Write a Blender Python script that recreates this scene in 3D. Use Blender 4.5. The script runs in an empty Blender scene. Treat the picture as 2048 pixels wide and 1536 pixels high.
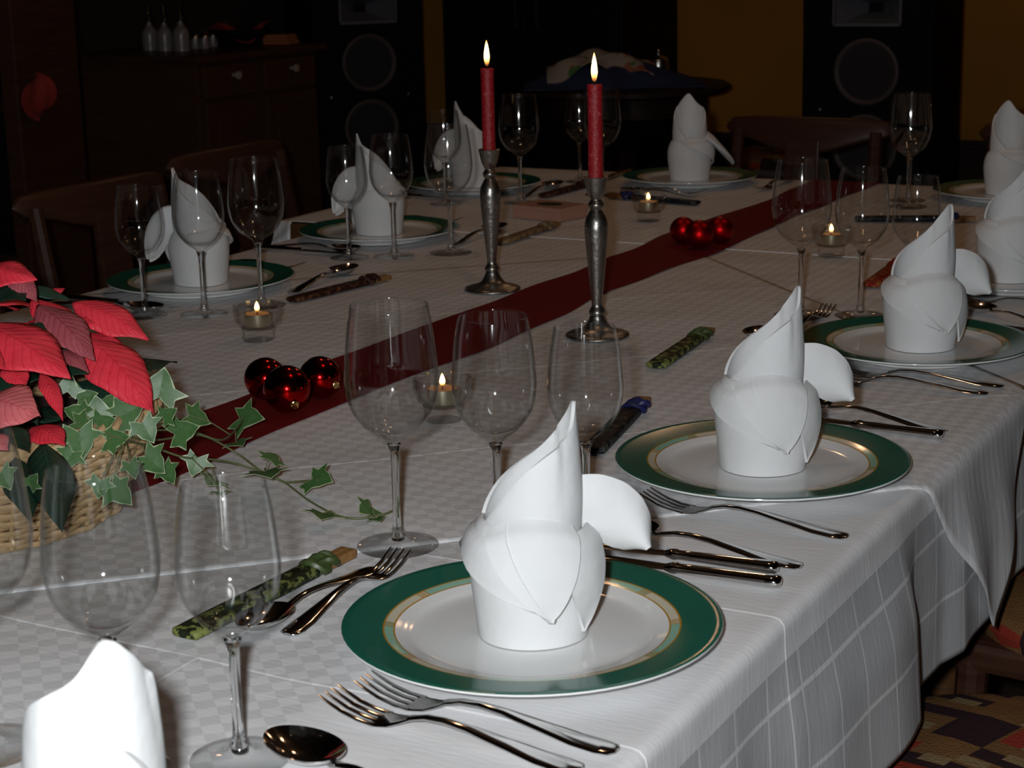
import bpy, bmesh, math, random
from mathutils import Vector, Matrix

random.seed(7)
R = math.radians
PI = math.pi
scene = bpy.context.scene
COL = scene.collection

# ------------------------------------------------------------------ camera
TZ = 0.75                                    # height of the laid table surface
HEAD = math.atan2(0.48, 0.877)               # the table runs along +Y; the camera looks a little across it
PITCH, ROLL, CAMH = 0.24151749, -0.0222785, 0.5593
_rt = Vector((math.cos(HEAD), math.sin(HEAD), 0))
_fw = Vector((-math.sin(HEAD) * math.cos(PITCH), math.cos(HEAD) * math.cos(PITCH), -math.sin(PITCH)))
_up = _rt.cross(_fw)
CR = _rt * math.cos(ROLL) + _up * math.sin(ROLL)
CU = _up * math.cos(ROLL) - _rt * math.sin(ROLL)
CAM = Vector((0, 0, TZ + CAMH))
cam = bpy.data.objects.new('camera', bpy.data.cameras.new('camera'))
COL.objects.link(cam)
cam.matrix_world = Matrix(((CR.x, CU.x, -_fw.x, CAM.x), (CR.y, CU.y, -_fw.y, CAM.y), (CR.z, CU.z, -_fw.z, CAM.z), (0, 0, 0, 1)))
cam.data.sensor_width = 36
cam.data.lens = 36 * 3615.2 / 2048
cam.data.clip_start = 0.02
cam.data.dof.use_dof = True
cam.data.dof.focus_distance = 1.95
cam.data.dof.aperture_fstop = 17
scene.camera = cam

# ------------------------------------------------------------------ world, lights, exposure
w = bpy.data.worlds.new('world'); scene.world = w; w.use_nodes = True
w.node_tree.nodes['Background'].inputs[0].default_value = (0.02, 0.014, 0.01, 1)
w.node_tree.nodes['Background'].inputs[1].default_value = 0.05

def lamp(name, kind, loc, energy, color, size=0.02, aim=None, angle=None):
    d = bpy.data.lights.new(name, kind); d.energy = energy; d.color = color
    d.shadow_soft_size = size
    o = bpy.data.objects.new(name, d); COL.objects.link(o); o.location = loc
    if aim is not None:
        o.rotation_euler = (Vector(aim) - Vector(loc)).to_track_quat('-Z', 'Y').to_euler()
    if angle:
        d.spot_size = angle; d.spot_blend = 0.6
    return o
FLASH = CAM - CR * 0.055 + CU * 0.035 + _fw * 0.02
lamp('camera_flash', 'SPOT', FLASH, 86, (0.95, 0.98, 1.0), 0.021, FLASH + _fw, R(80))
# dim warm ceiling lamps of the room (out of frame above the table)
for i, (x, y) in enumerate(((-0.75, 1.9), (-1.75, 2.9), (-0.6, 3.6), (-2.0, 4.9))):
    lamp('ceiling_lamp_light', 'POINT', (x, y, 2.38), 3.2, (1.0, 0.58, 0.32), 0.045)

vs = scene.view_settings
vs.view_transform = 'Standard'; vs.look = 'None'; vs.gamma = 1.0; vs.use_curve_mapping = False
vs.exposure = 0.0
scene.cycles.transparent_max_bounces = 48
scene.cycles.max_bounces = 16

# ------------------------------------------------------------------ materials
MATS = {}
def newmat(name):
    m = bpy.data.materials.new(name); m.use_nodes = True
    nt = m.node_tree; b = nt.nodes['Principled BSDF']
    MATS[name] = m
    return m, nt, b
class NB:
    def __init__(s, nt): s.nt = nt
    def n(s, t, **kw):
        x = s.nt.nodes.new(t)
        for k, v in kw.items(): setattr(x, k, v)
        return x
    def link(s, a, b): s.nt.links.new(a, b)
    def val(s, inp, v):
        if hasattr(v, 'is_output'): s.link(v, inp)
        else: inp.default_value = v
    def math(s, op, a, b=None, c=None):
        x = s.n('ShaderNodeMath', operation=op); s.val(x.inputs[0], a)
        if b is not None: s.val(x.inputs[1], b)
        if c is not None: s.val(x.inputs[2], c)
        return x.outputs[0]
    def mix(s, f, a, b):
        x = s.n('ShaderNodeMix', data_type='RGBA'); s.val(x.inputs[0], f); s.val(x.inputs[6], a); s.val(x.inputs[7], b)
        return x.outputs[2]
    def coord(s, kind='Object'):
        return s.n('ShaderNodeTexCoord').outputs[kind]
    def xyz(s, v):
        x = s.n('ShaderNodeSeparateXYZ'); s.link(v, x.inputs[0]); return x.outputs
    def noise(s, v, scale, detail=3, rough=0.5):
        x = s.n('ShaderNodeTexNoise'); s.val(x.inputs['Vector'], v); x.inputs['Scale'].default_value = scale
        x.inputs['Detail'].default_value = detail; x.inputs['Roughness'].default_value = rough
        return x.outputs[0]
    def ramp(s, f, stops):
        x = s.n('ShaderNodeValToRGB'); s.val(x.inputs[0], f)
        e = x.color_ramp.elements
        while len(e) < len(stops): e.new(0.5)
        for i, (p, c) in enumerate(stops): e[i].position = p; e[i].color = c if len(c) == 4 else (*c, 1)
        return x.outputs[0]
    def bump(s, h, dist, strength=1.0):
        x = s.n('ShaderNodeBump'); s.val(x.inputs['Height'], h); x.inputs['Distance'].default_value = dist
        x.inputs['Strength'].default_value = strength
        return x.outputs[0]
def c4(c): return (*c, 1)
def simple(name, color, rough=0.5, metal=0.0, noise=0.0, nscale=20, bump=0.0, spec=0.5, sss=0.0, stretch=None):
    m, nt, b = newmat(name); k = NB(nt)
    b.inputs['Roughness'].default_value = rough; b.inputs['Metallic'].default_value = metal
    b.inputs['Specular IOR Level'].default_value = spec
    b.inputs['Base Color'].default_value = c4(color)
    if sss:
        b.inputs['Subsurface Weight'].default_value = sss; b.inputs['Subsurface Radius'].default_value = (0.01, 0.003, 0.002)
    if noise or bump:
        v = k.coord()
        if stretch:
            mp = k.n('ShaderNodeMapping'); k.link(v, mp.inputs[0]); mp.inputs['Scale'].default_value = stretch; v = mp.outputs[0]
        f = k.noise(v, nscale, 4)
        if noise:
            k.link(k.mix(f, c4([x * (1 - noise) for x in color]), c4([min(1, x * (1 + noise)) for x in color])), b.inputs['Base Color'])
        if bump: k.link(k.bump(f, bump), b.inputs['Normal'])
    return m

def mat_cloth(name, drop_pattern, x_edge):
    m, nt, b = newmat(name); k = NB(nt)
    v = k.coord(); x, y, z = k.xyz(v)
    # woven chequer, laid diagonally on the table
    p = k.math('MULTIPLY', k.math('ADD', x, y), 0.7071); q = k.math('MULTIPLY', k.math('SUBTRACT', x, y), 0.7071)
    S = 0.0155
    chk = k.math('MODULO', k.math('ADD', k.math('FLOOR', k.math('DIVIDE', k.math('ADD', p, 20), S)), k.math('FLOOR', k.math('DIVIDE', k.math('ADD', q, 20), S))), 2)
    # fine weave grain
    mp = k.n('ShaderNodeMapping'); k.link(v, mp.inputs[0]); mp.inputs['Rotation'].default_value = (0, 0, R(45)); mp.inputs['Scale'].default_value = (1, 5, 1)
    g = k.noise(mp.outputs[0], 45, 4)
    white = (0.78, 0.78, 0.79, 1); grey = (0.66, 0.66, 0.67, 1)
    # plain border band towards the seat edges
    band = k.math('MULTIPLY', k.math('GREATER_THAN', x, x_edge - 0.26), 1.0) if drop_pattern else 0.0
    f = k.math('MULTIPLY', chk, k.math('SUBTRACT', 1.0, band)) if drop_pattern else chk
    col = k.mix(f, white, grey)
    if drop_pattern:
        low = k.math('LESS_THAN', z, -0.038)
        ly = k.math('LESS_THAN', k.math('ABSOLUTE', k.math('SUBTRACT', k.math('FRACT', k.math('DIVIDE', k.math('ADD', y, 0.002), 0.0725)), 0.5)), 0.022)
        lz = k.math('LESS_THAN', k.math('ABSOLUTE', k.math('SUBTRACT', k.math('FRACT', k.math('DIVIDE', k.math('ADD', z, 0.033), 0.078)), 0.5)), 0.03)
        lines = k.math('MAXIMUM', ly, lz)
        dropc = k.mix(lines, (0.50, 0.51, 0.525, 1), (0.76, 0.765, 0.78, 1))
        col = k.mix(low, col, dropc)
    col = k.mix(k.math('MULTIPLY', g, 0.10), col, (0.55, 0.54, 0.53, 1))
    k.link(col, b.inputs['Base Color'])
    b.inputs['Roughness'].default_value = 0.55; b.inputs['Specular IOR Level'].default_value = 0.35
    # pressed folds: thin ridges
    def ridge(d, width, amp):
        near = k.math('SUBTRACT', 1.0, k.math('DIVIDE', k.math('MULTIPLY', d, -1.0), 0.0028))
        far = k.math('SUBTRACT', 1.0, k.math('DIVIDE', d, 0.06))
        return k.math('MULTIPLY', k.math('MAXIMUM', k.math('MINIMUM', near, far), 0.0), amp)
    hs = []
    lines = [('q', 0.05, 1.0), ('q', 0.42, .8), ('q', -0.34, .8), ('p', 0.0, .25), ('p', 0.5, .2)] if not drop_pattern else \
            [('y', -0.13, 1.0), ('y', -0.42, 1.0), ('x', x_edge - 0.40, .7), ('y', 0.55, .9)]
    wob = k.math('MULTIPLY', k.math('SUBTRACT', k.noise(v, 2.2, 2), 0.5), 0.05)
    for ax, off, amp in lines:
        src = {'p': p, 'q': q, 'x': x, 'y': y}[ax]
        dd = k.math('ADD', k.math('SUBTRACT', src, off), wob)
        hs.append(ridge(k.math('MULTIPLY', dd, -1.0) if ax in 'qx' else dd, 0.006, amp))
    h = hs[0]
    for e in hs[1:]: h = k.math('MAXIMUM', h, e)
    big = k.noise(v, 5.0, 2)
    h = k.math('ADD', k.math('MULTIPLY', h, 0.0016), k.math('ADD', k.math('MULTIPLY', big, 0.010), k.math('MULTIPLY', g, 0.0005)))
    k.link(k.bump(h, 1.0, 0.7), b.inputs['Normal'])
    return m

def mat_napkin():
    m, nt, b = newmat('napkin_linen'); k = NB(nt); v = k.coord()
    f = k.noise(v, 700, 2); g = k.noise(v, 22, 3)
    k.link(k.mix(g, (0.66, 0.67, 0.675, 1), (0.74, 0.745, 0.75, 1)), b.inputs['Base Color'])
    b.inputs['Roughness'].default_value = 0.8; b.inputs['Specular IOR Level'].default_value = 0.2
    k.link(k.bump(k.math('ADD', k.math('MULTIPLY', f, 0.0002), k.math('MULTIPLY', g, 0.004)), 1.0, 0.6), b.inputs['Normal'])
    return m

def mat_ring():
    # ornament band of the plate: pale green and cream panels between gold lines
    m, nt, b = newmat('plate_ornament'); k = NB(nt); v = k.coord(); x, y, z = k.xyz(v)
    r = k.math('SQRT', k.math('ADD', k.math('MULTIPLY', x, x), k.math('MULTIPLY', y, y)))
    a = k.math('DIVIDE', k.math('ADD', k.math('ARCTAN2', y, x), PI), 2 * PI)
    t = k.math('MULTIPLY', a, 10.0)
    fr = k.math('FRACT', t)
    even = k.math('MODULO', k.math('FLOOR', t), 2)
    col = k.mix(even, (0.60, 0.55, 0.42, 1), (0.27, 0.47, 0.36, 1))
    gap = k.math('LESS_THAN', fr, 0.16)
    st = k.math('LESS_THAN', k.math('FRACT', k.math('MULTIPLY', fr, 19)), 0.4)
    col = k.mix(k.math('MULTIPLY', gap, k.math('ADD', k.math('MULTIPLY', st, 0.6), 0.25)), col, (0.40, 0.20, 0.015, 1))
    e1 = k.math('LESS_THAN', r, 0.1131); e2 = k.math('GREATER_THAN', r, 0.1202)
    col = k.mix(k.math('MAXIMUM', e1, e2), col, (0.42, 0.21, 0.015, 1))
    k.link(col, b.inputs['Base Color']); b.inputs['Roughness'].default_value = 0.12
    return m

def mat_thin_glass():
    m, nt, b = newmat('thin_glass'); k = NB(nt)
    nt.nodes.remove(b); out = nt.nodes['Material Output']
    lw = k.n('ShaderNodeLayerWeight'); lw.inputs[0].default_value = 0.5
    fr = k.math('ADD', 0.045, k.math('MULTIPLY', 0.85, k.math('POWER', lw.outputs['Facing'], 4.5)))
    tr = k.n('ShaderNodeBsdfTransparent')
    k.link(k.ramp(lw.outputs['Facing'], [(0.0, (0.99, 0.992, 0.992)), (0.6, (0.97, 0.975, 0.975)), (0.88, (0.82, 0.83, 0.83)), (1.0, (0.55, 0.55, 0.55))]), tr.inputs[0])
    gl = k.n('ShaderNodeBsdfGlossy'); gl.inputs['Roughness'].default_value = 0.055
    mx = k.n('ShaderNodeMixShader')
    k.link(fr, mx.inputs[0]); k.link(tr.outputs[0], mx.inputs[1]); k.link(gl.outputs[0], mx.inputs[2]); k.link(mx.outputs[0], out.inputs[0])
    return m
def mat_solid_glass():
    m, nt, b = newmat('solid_glass'); k = NB(nt)
    nt.nodes.remove(b); out = nt.nodes['Material Output']
    g = k.n('ShaderNodeBsdfGlass'); g.inputs['Roughness'].default_value = 0.05; g.inputs['IOR'].default_value = 1.5
    g.inputs['Color'].default_value = (0.97, 0.98, 0.98, 1)
    k.link(g.outputs[0], out.inputs[0])
    return m
def mat_flame():
    m, nt, b = newmat('flame'); k = NB(nt)
    nt.nodes.remove(b); out = nt.nodes['Material Output']
    v = k.coord('Generated'); z = k.xyz(v)[2]
    em = k.n('ShaderNodeEmission')
    k.link(k.ramp(z, [(0.0, (0.10, 0.03, 0.02)), (0.12, (0.55, 0.20, 0.04)), (0.30, (1, 0.62, 0.20)), (0.7, (1, 0.72, 0.32)), (1.0, (1, 0.50, 0.10))]), em.inputs[0])
    k.link(k.ramp(z, [(0.0, (0.05,) * 3), (0.25, (0.45,) * 3), (0.55, (1,) * 3), (1.0, (0.5,) * 3)]), em.inputs[1])
    mu = k.math('MULTIPLY', k.ramp(z, [(0.0, (0.04,) * 3), (0.25, (0.4,) * 3), (0.55, (1,) * 3), (1.0, (0.4,) * 3)]), 9.0)
    k.link(mu, em.inputs[1]); k.link(em.outputs[0], out.inputs[0])
    return m
def mat_brocade(name, dark, light, scale=90, cover=0.52):
    m, nt, b = newmat(name); k = NB(nt); v = k.coord()
    f = k.noise(v, scale, 3, 0.6)
    k.link(k.ramp(f, [(cover - 0.03, dark), (cover + 0.02, light)]), b.inputs['Base Color'])
    b.inputs['Roughness'].default_value = 0.5; b.inputs['Specular IOR Level'].default_value = 0.2
    k.link(k.bump(k.noise(v, 40, 2), 0.004), b.inputs['Normal'])
    return m
def mat_candle():
    m, nt, b = newmat('red_wax'); k = NB(nt); v = k.coord()
    f = k.noise(v, 120, 4, 0.7)
    k.link(k.ramp(f, [(0.40, (0.30, 0.006, 0.010)), (0.60, (0.36, 0.012, 0.018)), (0.74, (0.55, 0.17, 0.18))]), b.inputs['Base Color'])
    b.inputs['Roughness'].default_value = 0.45
    b.inputs['Subsurface Weight'].default_value = 0.12; b.inputs['Subsurface Radius'].default_value = (0.012, 0.002, 0.002); b.inputs['Subsurface Scale'].default_value = 1.0
    k.link(k.bump(f, 0.002), b.inputs['Normal'])
    return m
def mat_leaf(name, c1, c2, vein, bump=0.0025, rough=0.5):
    # attributes: 'mid' = signed distance across (0 at midrib), 'along' = 0 base .. 1 tip
    m, nt, b = newmat(name); k = NB(nt)
    at = k.n('ShaderNodeAttribute', attribute_name='mid').outputs['Fac']
    al = k.n('ShaderNodeAttribute', attribute_name='along').outputs['Fac']
    am = k.math('ABSOLUTE', at)
    vv = k.math('ABSOLUTE', k.math('SUBTRACT', k.math('FRACT', k.math('MULTIPLY', k.math('SUBTRACT', al, k.math('MULTIPLY', am, 0.22)), 11.0)), 0.5))
    vein_f = k.math('MAXIMUM', k.math('LESS_THAN', vv, 0.06), k.math('LESS_THAN', am, 0.035))
    n = k.noise(k.coord(), 60, 4)
    col = k.mix(n, c4(c1), c4(c2))
    col = k.mix(k.math('MULTIPLY', vein_f, 0.45), col, c4(vein))
    k.link(col, b.inputs['Base Color'])
    b.inputs['Roughness'].default_value = rough; b.inputs['Specular IOR Level'].default_value = 0.3
    h = k.math('ADD', k.math('MULTIPLY', k.math('MINIMUM', vv, 0.25), 0.9 * bump), k.math('MULTIPLY', n, 1.2 * bump))
    k.link(k.bump(h, 1.0, 0.6), b.inputs['Normal'])
    return m
def mat_ivy():
    m, nt, b = newmat('ivy_leaf'); k = NB(nt)
    e = k.n('ShaderNodeAttribute', attribute_name='edge').outputs['Fac']
    v = k.coord()
    n = k.noise(v, 3.0, 4)
    inner = k.mix(n, (0.024, 0.08, 0.020, 1), (0.085, 0.185, 0.055, 1))
    f = k.math('GREATER_THAN', k.math('ADD', e, k.math('MULTIPLY', k.math('SUBTRACT', n, 0.5), 0.35)), 0.93)
    k.link(k.mix(f, inner, (0.36, 0.43, 0.25, 1)), b.inputs['Base Color'])
    b.inputs['Roughness'].default_value = 0.45
    return m
def mat_wood(name, c1, c2, rough=0.45, scale=(3, 3, 40)):
    m, nt, b = newmat(name); k = NB(nt); v = k.coord()
    mp = k.n('ShaderNodeMapping'); k.link(v, mp.inputs[0]); mp.inputs['Scale'].default_value = scale
    f = k.noise(mp.outputs[0], 2.0, 5, 0.6)
    k.link(k.ramp(f, [(0.3, c1), (0.7, c2)]), b.inputs['Base Color'])
    b.inputs['Roughness'].default_value = rough; b.inputs['Specular IOR Level'].default_value = 0.25
    return m
def mat_seat():
    # tapestry of blocks: tan ground, dark plum bars, red and orange patches
    m, nt, b = newmat('tapestry'); k = NB(nt); v = k.coord(); 
    mp = k.n('ShaderNodeMapping'); k.link(v, mp.inputs[0]); mp.inputs['Rotation'].default_value = (0, 0, R(28)); 
    x, y, z = k.xyz(mp.outputs[0])
    def cell(sx, sy, seed):
        cx = k.math('FLOOR', k.math('MULTIPLY', x, sx)); cy = k.math('FLOOR', k.math('MULTIPLY', y, sy))
        cv = k.n('ShaderNodeCombineXYZ'); k.link(cx, cv.inputs[0]); k.link(cy, cv.inputs[1]); cv.inputs[2].default_value = seed
        wn = k.n('ShaderNodeTexWhiteNoise'); k.link(cv.outputs[0], wn.inputs[0]); return wn.outputs[0]
    a = cell(16, 42, 1.0); c = cell(17, 21, 4.0); d = cell(30, 60, 9.0)
    col = k.mix(k.noise(v, 35, 3), (0.13, 0.062, 0.022, 1), (0.20, 0.10, 0.038, 1))
    col = k.mix(k.math('LESS_THAN', a, 0.36), col, (0.030, 0.014, 0.017, 1))
    col = k.mix(k.math('GREATER_THAN', c, 0.72), col, (0.25, 0.032, 0.018, 1))
    col = k.mix(k.math('GREATER_THAN', d, 0.92), col, (0.22, 0.15, 0.075, 1))
    k.link(col, b.inputs['Base Color']); b.inputs['Roughness'].default_value = 0.95
    b.inputs['Specular IOR Level'].default_value = 0.1
    k.link(k.bump(k.noise(v, 300, 2), 0.002), b.inputs['Normal'])
    return m
def mat_print():
    m, nt, b = newmat('printed_cotton'); k = NB(nt); v = k.coord()
    f = k.noise(v, 9, 2); g = k.noise(v, 14, 1)
    col = k.ramp(f, [(0.42, (0.42, 0.36, 0.30)), (0.58, (0.45, 0.38, 0.32)), (0.60, (0.40, 0.14, 0.08)), (0.75, (0.42, 0.16, 0.09))])
    col = k.mix(k.math('GREATER_THAN', g, 0.64), col, (0.10, 0.22, 0.07, 1))
    k.link(col, b.inputs['Base Color']); b.inputs['Roughness'].default_value = 0.9
    return m

mat_cloth('tablecloth_base', True, 0.0)
mat_cloth('tablecloth_overlay', False, 0.0)
mat_napkin(); mat_ring(); mat_thin_glass(); mat_solid_glass(); mat_flame(); mat_candle(); mat_ivy(); mat_seat(); mat_print()
simple('porcelain', (0.76, 0.76, 0.75), 0.10, spec=0.5)
simple('green_glaze', (0.014, 0.115, 0.078), 0.16, noise=0.10, nscale=25)
simple('steel', (0.62, 0.61, 0.60), 0.10, 1.0)
simple('pewter', (0.36, 0.345, 0.32), 0.34, 1.0, noise=0.25, nscale=90, bump=0.0012)
simple('ribbon_red', (0.15, 0.006, 0.008), 0.7, spec=0.15)
simple('bauble_gloss', (0.42, 0.004, 0.004), 0.13, 1.0)
simple('bauble_matt', (0.40, 0.004, 0.006), 0.40, 1.0)
simple('gold', (0.75, 0.55, 0.25), 0.22, 1.0)
simple('tealight_metal', (0.62, 0.58, 0.42), 0.3, 1.0)
simple('tealight_wax', (0.75, 0.42, 0.20), 0.4)
simple('wick', (0.01, 0.008, 0.008), 0.9)
mat_brocade('brocade_green', (0.012, 0.018, 0.008), (0.17, 0.19, 0.055), 95, 0.53)
mat_brocade('brocade_navy', (0.006, 0.007, 0.014), (0.05, 0.06, 0.045), 95, 0.57)
mat_brocade('brocade_red', (0.22, 0.010, 0.008), (0.34, 0.12, 0.03), 95, 0.55)
mat_brocade('brocade_brown', (0.03, 0.010, 0.008), (0.12, 0.05, 0.02), 95, 0.56)
mat_brocade('brocade_gold', (0.14, 0.09, 0.045), (0.26, 0.18, 0.09), 95, 0.5)
simple('navy_cord', (0.01, 0.015, 0.09), 0.5)
simple('green_cord', (0.045, 0.07, 0.02), 0.45, noise=0.6, nscale=150)
mat_wood('stick_wood', (0.20, 0.095, 0.03), (0.32, 0.17, 0.06), 0.4, (60, 8, 60))
mat_wood('chair_wood', (0.036, 0.014, 0.009), (0.062, 0.025, 0.014), 0.4)
mat_wood('pale_wood', (0.045, 0.019, 0.009), (0.07, 0.030, 0.013), 0.5)
mat_wood('dark_wood', (0.018, 0.008, 0.006), (0.030, 0.013, 0.008), 0.5)
mat_wood('table_wood', (0.07, 0.030, 0.010), (0.11, 0.05, 0.018), 0.5)
mat_leaf('bract_red', (0.72, 0.022, 0.045), (0.82, 0.06, 0.085), (0.50, 0.010, 0.025))
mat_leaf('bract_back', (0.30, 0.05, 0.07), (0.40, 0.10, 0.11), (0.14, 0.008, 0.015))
mat_leaf('bract_pink', (0.60, 0.11, 0.13), (0.68, 0.19, 0.18), (0.45, 0.04, 0.06))
mat_leaf('poinsettia_green', (0.006, 0.022, 0.014), (0.012, 0.040, 0.024), (0.03, 0.07, 0.04), 0.0015, 0.45)
simple('plant_stem', (0.11, 0.13, 0.05), 0.6)
simple('bud', (0.25, 0.30, 0.05), 0.5, noise=0.5, nscale=200)
simple('soil', (0.03, 0.02, 0.015), 0.95, noise=0.4, nscale=60, bump=0.01)
simple('wicker', (0.46, 0.31, 0.16), 0.6, noise=0.28, nscale=60, spec=0.2)
simple('loudspeaker_black', (0.004, 0.004, 0.005), 0.7, spec=0.1)
simple('cone_grey', (0.026, 0.025, 0.028), 0.8, spec=0.2)
simple('cone_ring', (0.055, 0.040, 0.038), 0.6)
simple('horn_grey', (0.10, 0.10, 0.12), 0.5)
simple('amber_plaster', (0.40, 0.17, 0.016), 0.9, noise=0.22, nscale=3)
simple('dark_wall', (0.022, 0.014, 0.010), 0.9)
simple('ceiling_paint', (0.045, 0.035, 0.028), 0.9)
simple('floor_tile', (0.045, 0.032, 0.024), 0.5, noise=0.3, nscale=4)
simple('black_lacquer', (0.004, 0.004, 0.004), 0.6, spec=0.15)
simple('white_ceramic', (0.17, 0.15, 0.15), 0.3)
simple('blue_cloth', (0.022, 0.035, 0.10), 0.95)
simple('box_card', (0.40, 0.21, 0.15), 0.7)
simple('dark_print', (0.015, 0.012, 0.012), 0.5)
simple('orange_cloth', (0.30, 0.09, 0.03), 0.9)
simple('red_cloth', (0.22, 0.015, 0.010), 0.9, noise=0.4, nscale=25)
simple('bottle_dark', (0.012, 0.016, 0.008), 0.15)
simple('label_amber', (0.22, 0.11, 0.02), 0.7)
simple('knob_white', (0.30, 0.23, 0.20), 0.4)
simple('light_metal', (0.55, 0.55, 0.55), 0.25, 1.0)

# ------------------------------------------------------------------ mesh helpers
class MB:
    def __init__(s): s.v = []; s.f = []; s.attr = {}
    def add(s, verts, faces):
        o = len(s.v); s.v += [tuple(p) for p in verts]; s.f += [tuple(i + o for i in f) for f in faces]; return s
    def grid(s, P, nu, nv, cu=False, cv=False):
        vs_ = [P(i / (nu if cu else nu - 1), j / (nv if cv else nv - 1)) for i in range(nu) for j in range(nv)]
        fs = []
        for i in range(nu if cu else nu - 1):
            for j in range(nv if cv else nv - 1):
                a, b_ = i, (i + 1) % nu; c, d = j, (j + 1) % nv
                fs.append((a * nv + c, b_ * nv + c, b_ * nv + d, a * nv + d))
        return s.add(vs_, fs)
    def lathe(s, prof, n=32, closed=False, sx=1, sy=1, c=(0, 0, 0), caps=True):
        m = len(prof); vs_ = []
        for (r, z) in prof:
            for k in range(n):
                a = 2 * PI * k / n; vs_.append((c[0] + r * math.cos(a) * sx, c[1] + r * math.sin(a) * sy, c[2] + z))
        fs = []
        for i in range(m if closed else m - 1):
            j = (i + 1) % m
            for k in range(n):
                k2 = (k + 1) % n; fs.append((i * n + k, i * n + k2, j * n + k2, j * n + k))
        if not closed and caps:
            if prof[0][0] > 1e-5: fs.append(tuple(reversed(range(n))))
            if prof[-1][0] > 1e-5: fs.append(tuple((m - 1) * n + k for k in range(n)))
        return s.add(vs_, fs)
    def tube(s, pts, rad, n=8, closed=False, flat=1.0):
        pts = [Vector(p) for p in pts]; m = len(pts)
        rr = rad if isinstance(rad, (list, tuple)) else [rad] * m
        prev = None; vs_ = []
        for i, p in enumerate(pts):
            t = (pts[(i + 1) % m] - pts[i - 1]) if closed else (pts[min(i + 1, m - 1)] - pts[max(i - 1, 0)])
            t.normalize()
            u_ = prev if prev else (Vector((0, 0, 1)) if abs(t.z) < 0.9 else Vector((1, 0, 0)))
            u_ = (u_ - t * u_.dot(t)).normalized(); w_ = t.cross(u_); prev = u_
            for k in range(n):
                a = 2 * PI * k / n; vs_.append(p + u_ * (rr[i] * flat * math.sin(a)) + w_ * (rr[i] * math.cos(a)))
        fs = []
        for i in range(m if closed else m - 1):
            j = (i + 1) % m
            for k in range(n):
                k2 = (k + 1) % n; fs.append((i * n + k, i * n + k2, j * n + k2, j * n + k))
        if not closed:
            fs.append(tuple(reversed(range(n)))); fs.append(tuple((m - 1) * n + k for k in range(n)))
        return s.add(vs_, fs)
    def sweep(s, st, n=10, pw=2.6):
        """stations (x, z, half width, half thickness) along +X, flat bar with rounded section"""
        vs_ = []
        for (x, z, w_, h) in st:
            for k in range(n):
                a = 2 * PI * k / n; c, d = math.cos(a), math.sin(a)
                vs_.append((x, math.copysign(abs(c) ** (2 / pw), c) * w_, z + math.copysign(abs(d) ** (2 / pw), d) * h))
        m = len(st); fs = []
        for i in range(m - 1):
            for k in range(n):
                k2 = (k + 1) % n; fs.append((i * n + k, i * n + k2, (i + 1) * n + k2, (i + 1) * n + k))
        fs.append(tuple(reversed(range(n)))); fs.append(tuple((m - 1) * n + k for k in range(n)))
        return s.add(vs_, fs)
    def box(s, lo, hi, bev=0.0, rot=None, c=None):
        bm = bmesh.new(); bmesh.ops.create_cube(bm, size=1)
        d = [hi[i] - lo[i] for i in range(3)]
        for q in bm.verts: q.co = Vector([lo[i] + (q.co[i] + 0.5) * d[i] for i in range(3)])
        if bev: bmesh.ops.bevel(bm, geom=list(bm.edges), offset=bev, segments=2, affect='EDGES', profile=0.6)
        bm.verts.index_update()
        vs_ = [q.co.copy() for q in bm.verts]; fs = [[q.index for q in f.verts] for f in bm.faces]; bm.free()
        if rot is not None: vs_ = [rot @ q for q in vs_]
        if c is not None: vs_ = [q + Vector(c) for q in vs_]
        return s.add(vs_, fs)
    def sheet(s, P, nu, nv, th):
        """a surface P(u,v) with thickness, closed all round"""
        e = 1e-3; top = []; bot = []
        for i in range(nu):
            for j in range(nv):
                u_, v_ = i / (nu - 1), j / (nv - 1)
                p = Vector(P(u_, v_))
                du = Vector(P(min(u_ + e, 1), v_)) - Vector(P(max(u_ - e, 0), v_)); dv = Vector(P(u_, min(v_ + e, 1))) - Vector(P(u_, max(v_ - e, 0)))
                n_ = du.cross(dv)
                n_ = n_.normalized() if n_.length > 1e-12 else Vector((0, 0, 1))
                top.append(p + n_ * th / 2); bot.append(p - n_ * th / 2)
        N = nu * nv; fs = []
        for i in range(nu - 1):
            for j in range(nv - 1):
                a, b_, c, d = i * nv + j, (i + 1) * nv + j, (i + 1) * nv + j + 1, i * nv + j + 1
                fs.append((a, b_, c, d)); fs.append((N + d, N + c, N + b_, N + a))
        loop = [i * nv for i in range(nu)] + [(nu - 1) * nv + j for j in range(1, nv)] + [i * nv + nv - 1 for i in range(nu - 2, -1, -1)] + [j for j in range(nv - 2, 0, -1)]
        for q in range(len(loop)):
            a, b_ = loop[q], loop[(q + 1) % len(loop)]
            fs.append((a, N + a, N + b_, b_))
        return s.add(top + bot, fs)
    def mesh(s, name, mat, smooth=True, sharp=None):
        me = bpy.data.meshes.new(name); me.from_pydata(s.v, [], s.f); me.update()
        if smooth:
            me.polygons.foreach_set('use_smooth', [True] * len(me.polygons))
            if sharp: me.set_sharp_from_angle(angle=R(sharp))
        if mat: me.materials.append(MATS[mat])
        for k_, vals in s.attr.items():
            a = me.attributes.new(k_, 'FLOAT', 'POINT'); a.data.foreach_set('value', vals)
        return me
    def build(s, name, mat, parent=None, smooth=True, sharp=35):
        return put(name, s.mesh(name, mat, smooth, sharp), parent)
def put(name, me, parent=None):
    o = bpy.data.objects.new(name, me); COL.objects.link(o)
    if parent: o.parent = parent
    return o
def tag(o, label, cat, group=None):
    o['label'] = label; o['category'] = cat
    if group: o['group'] = group
    return o
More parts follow.
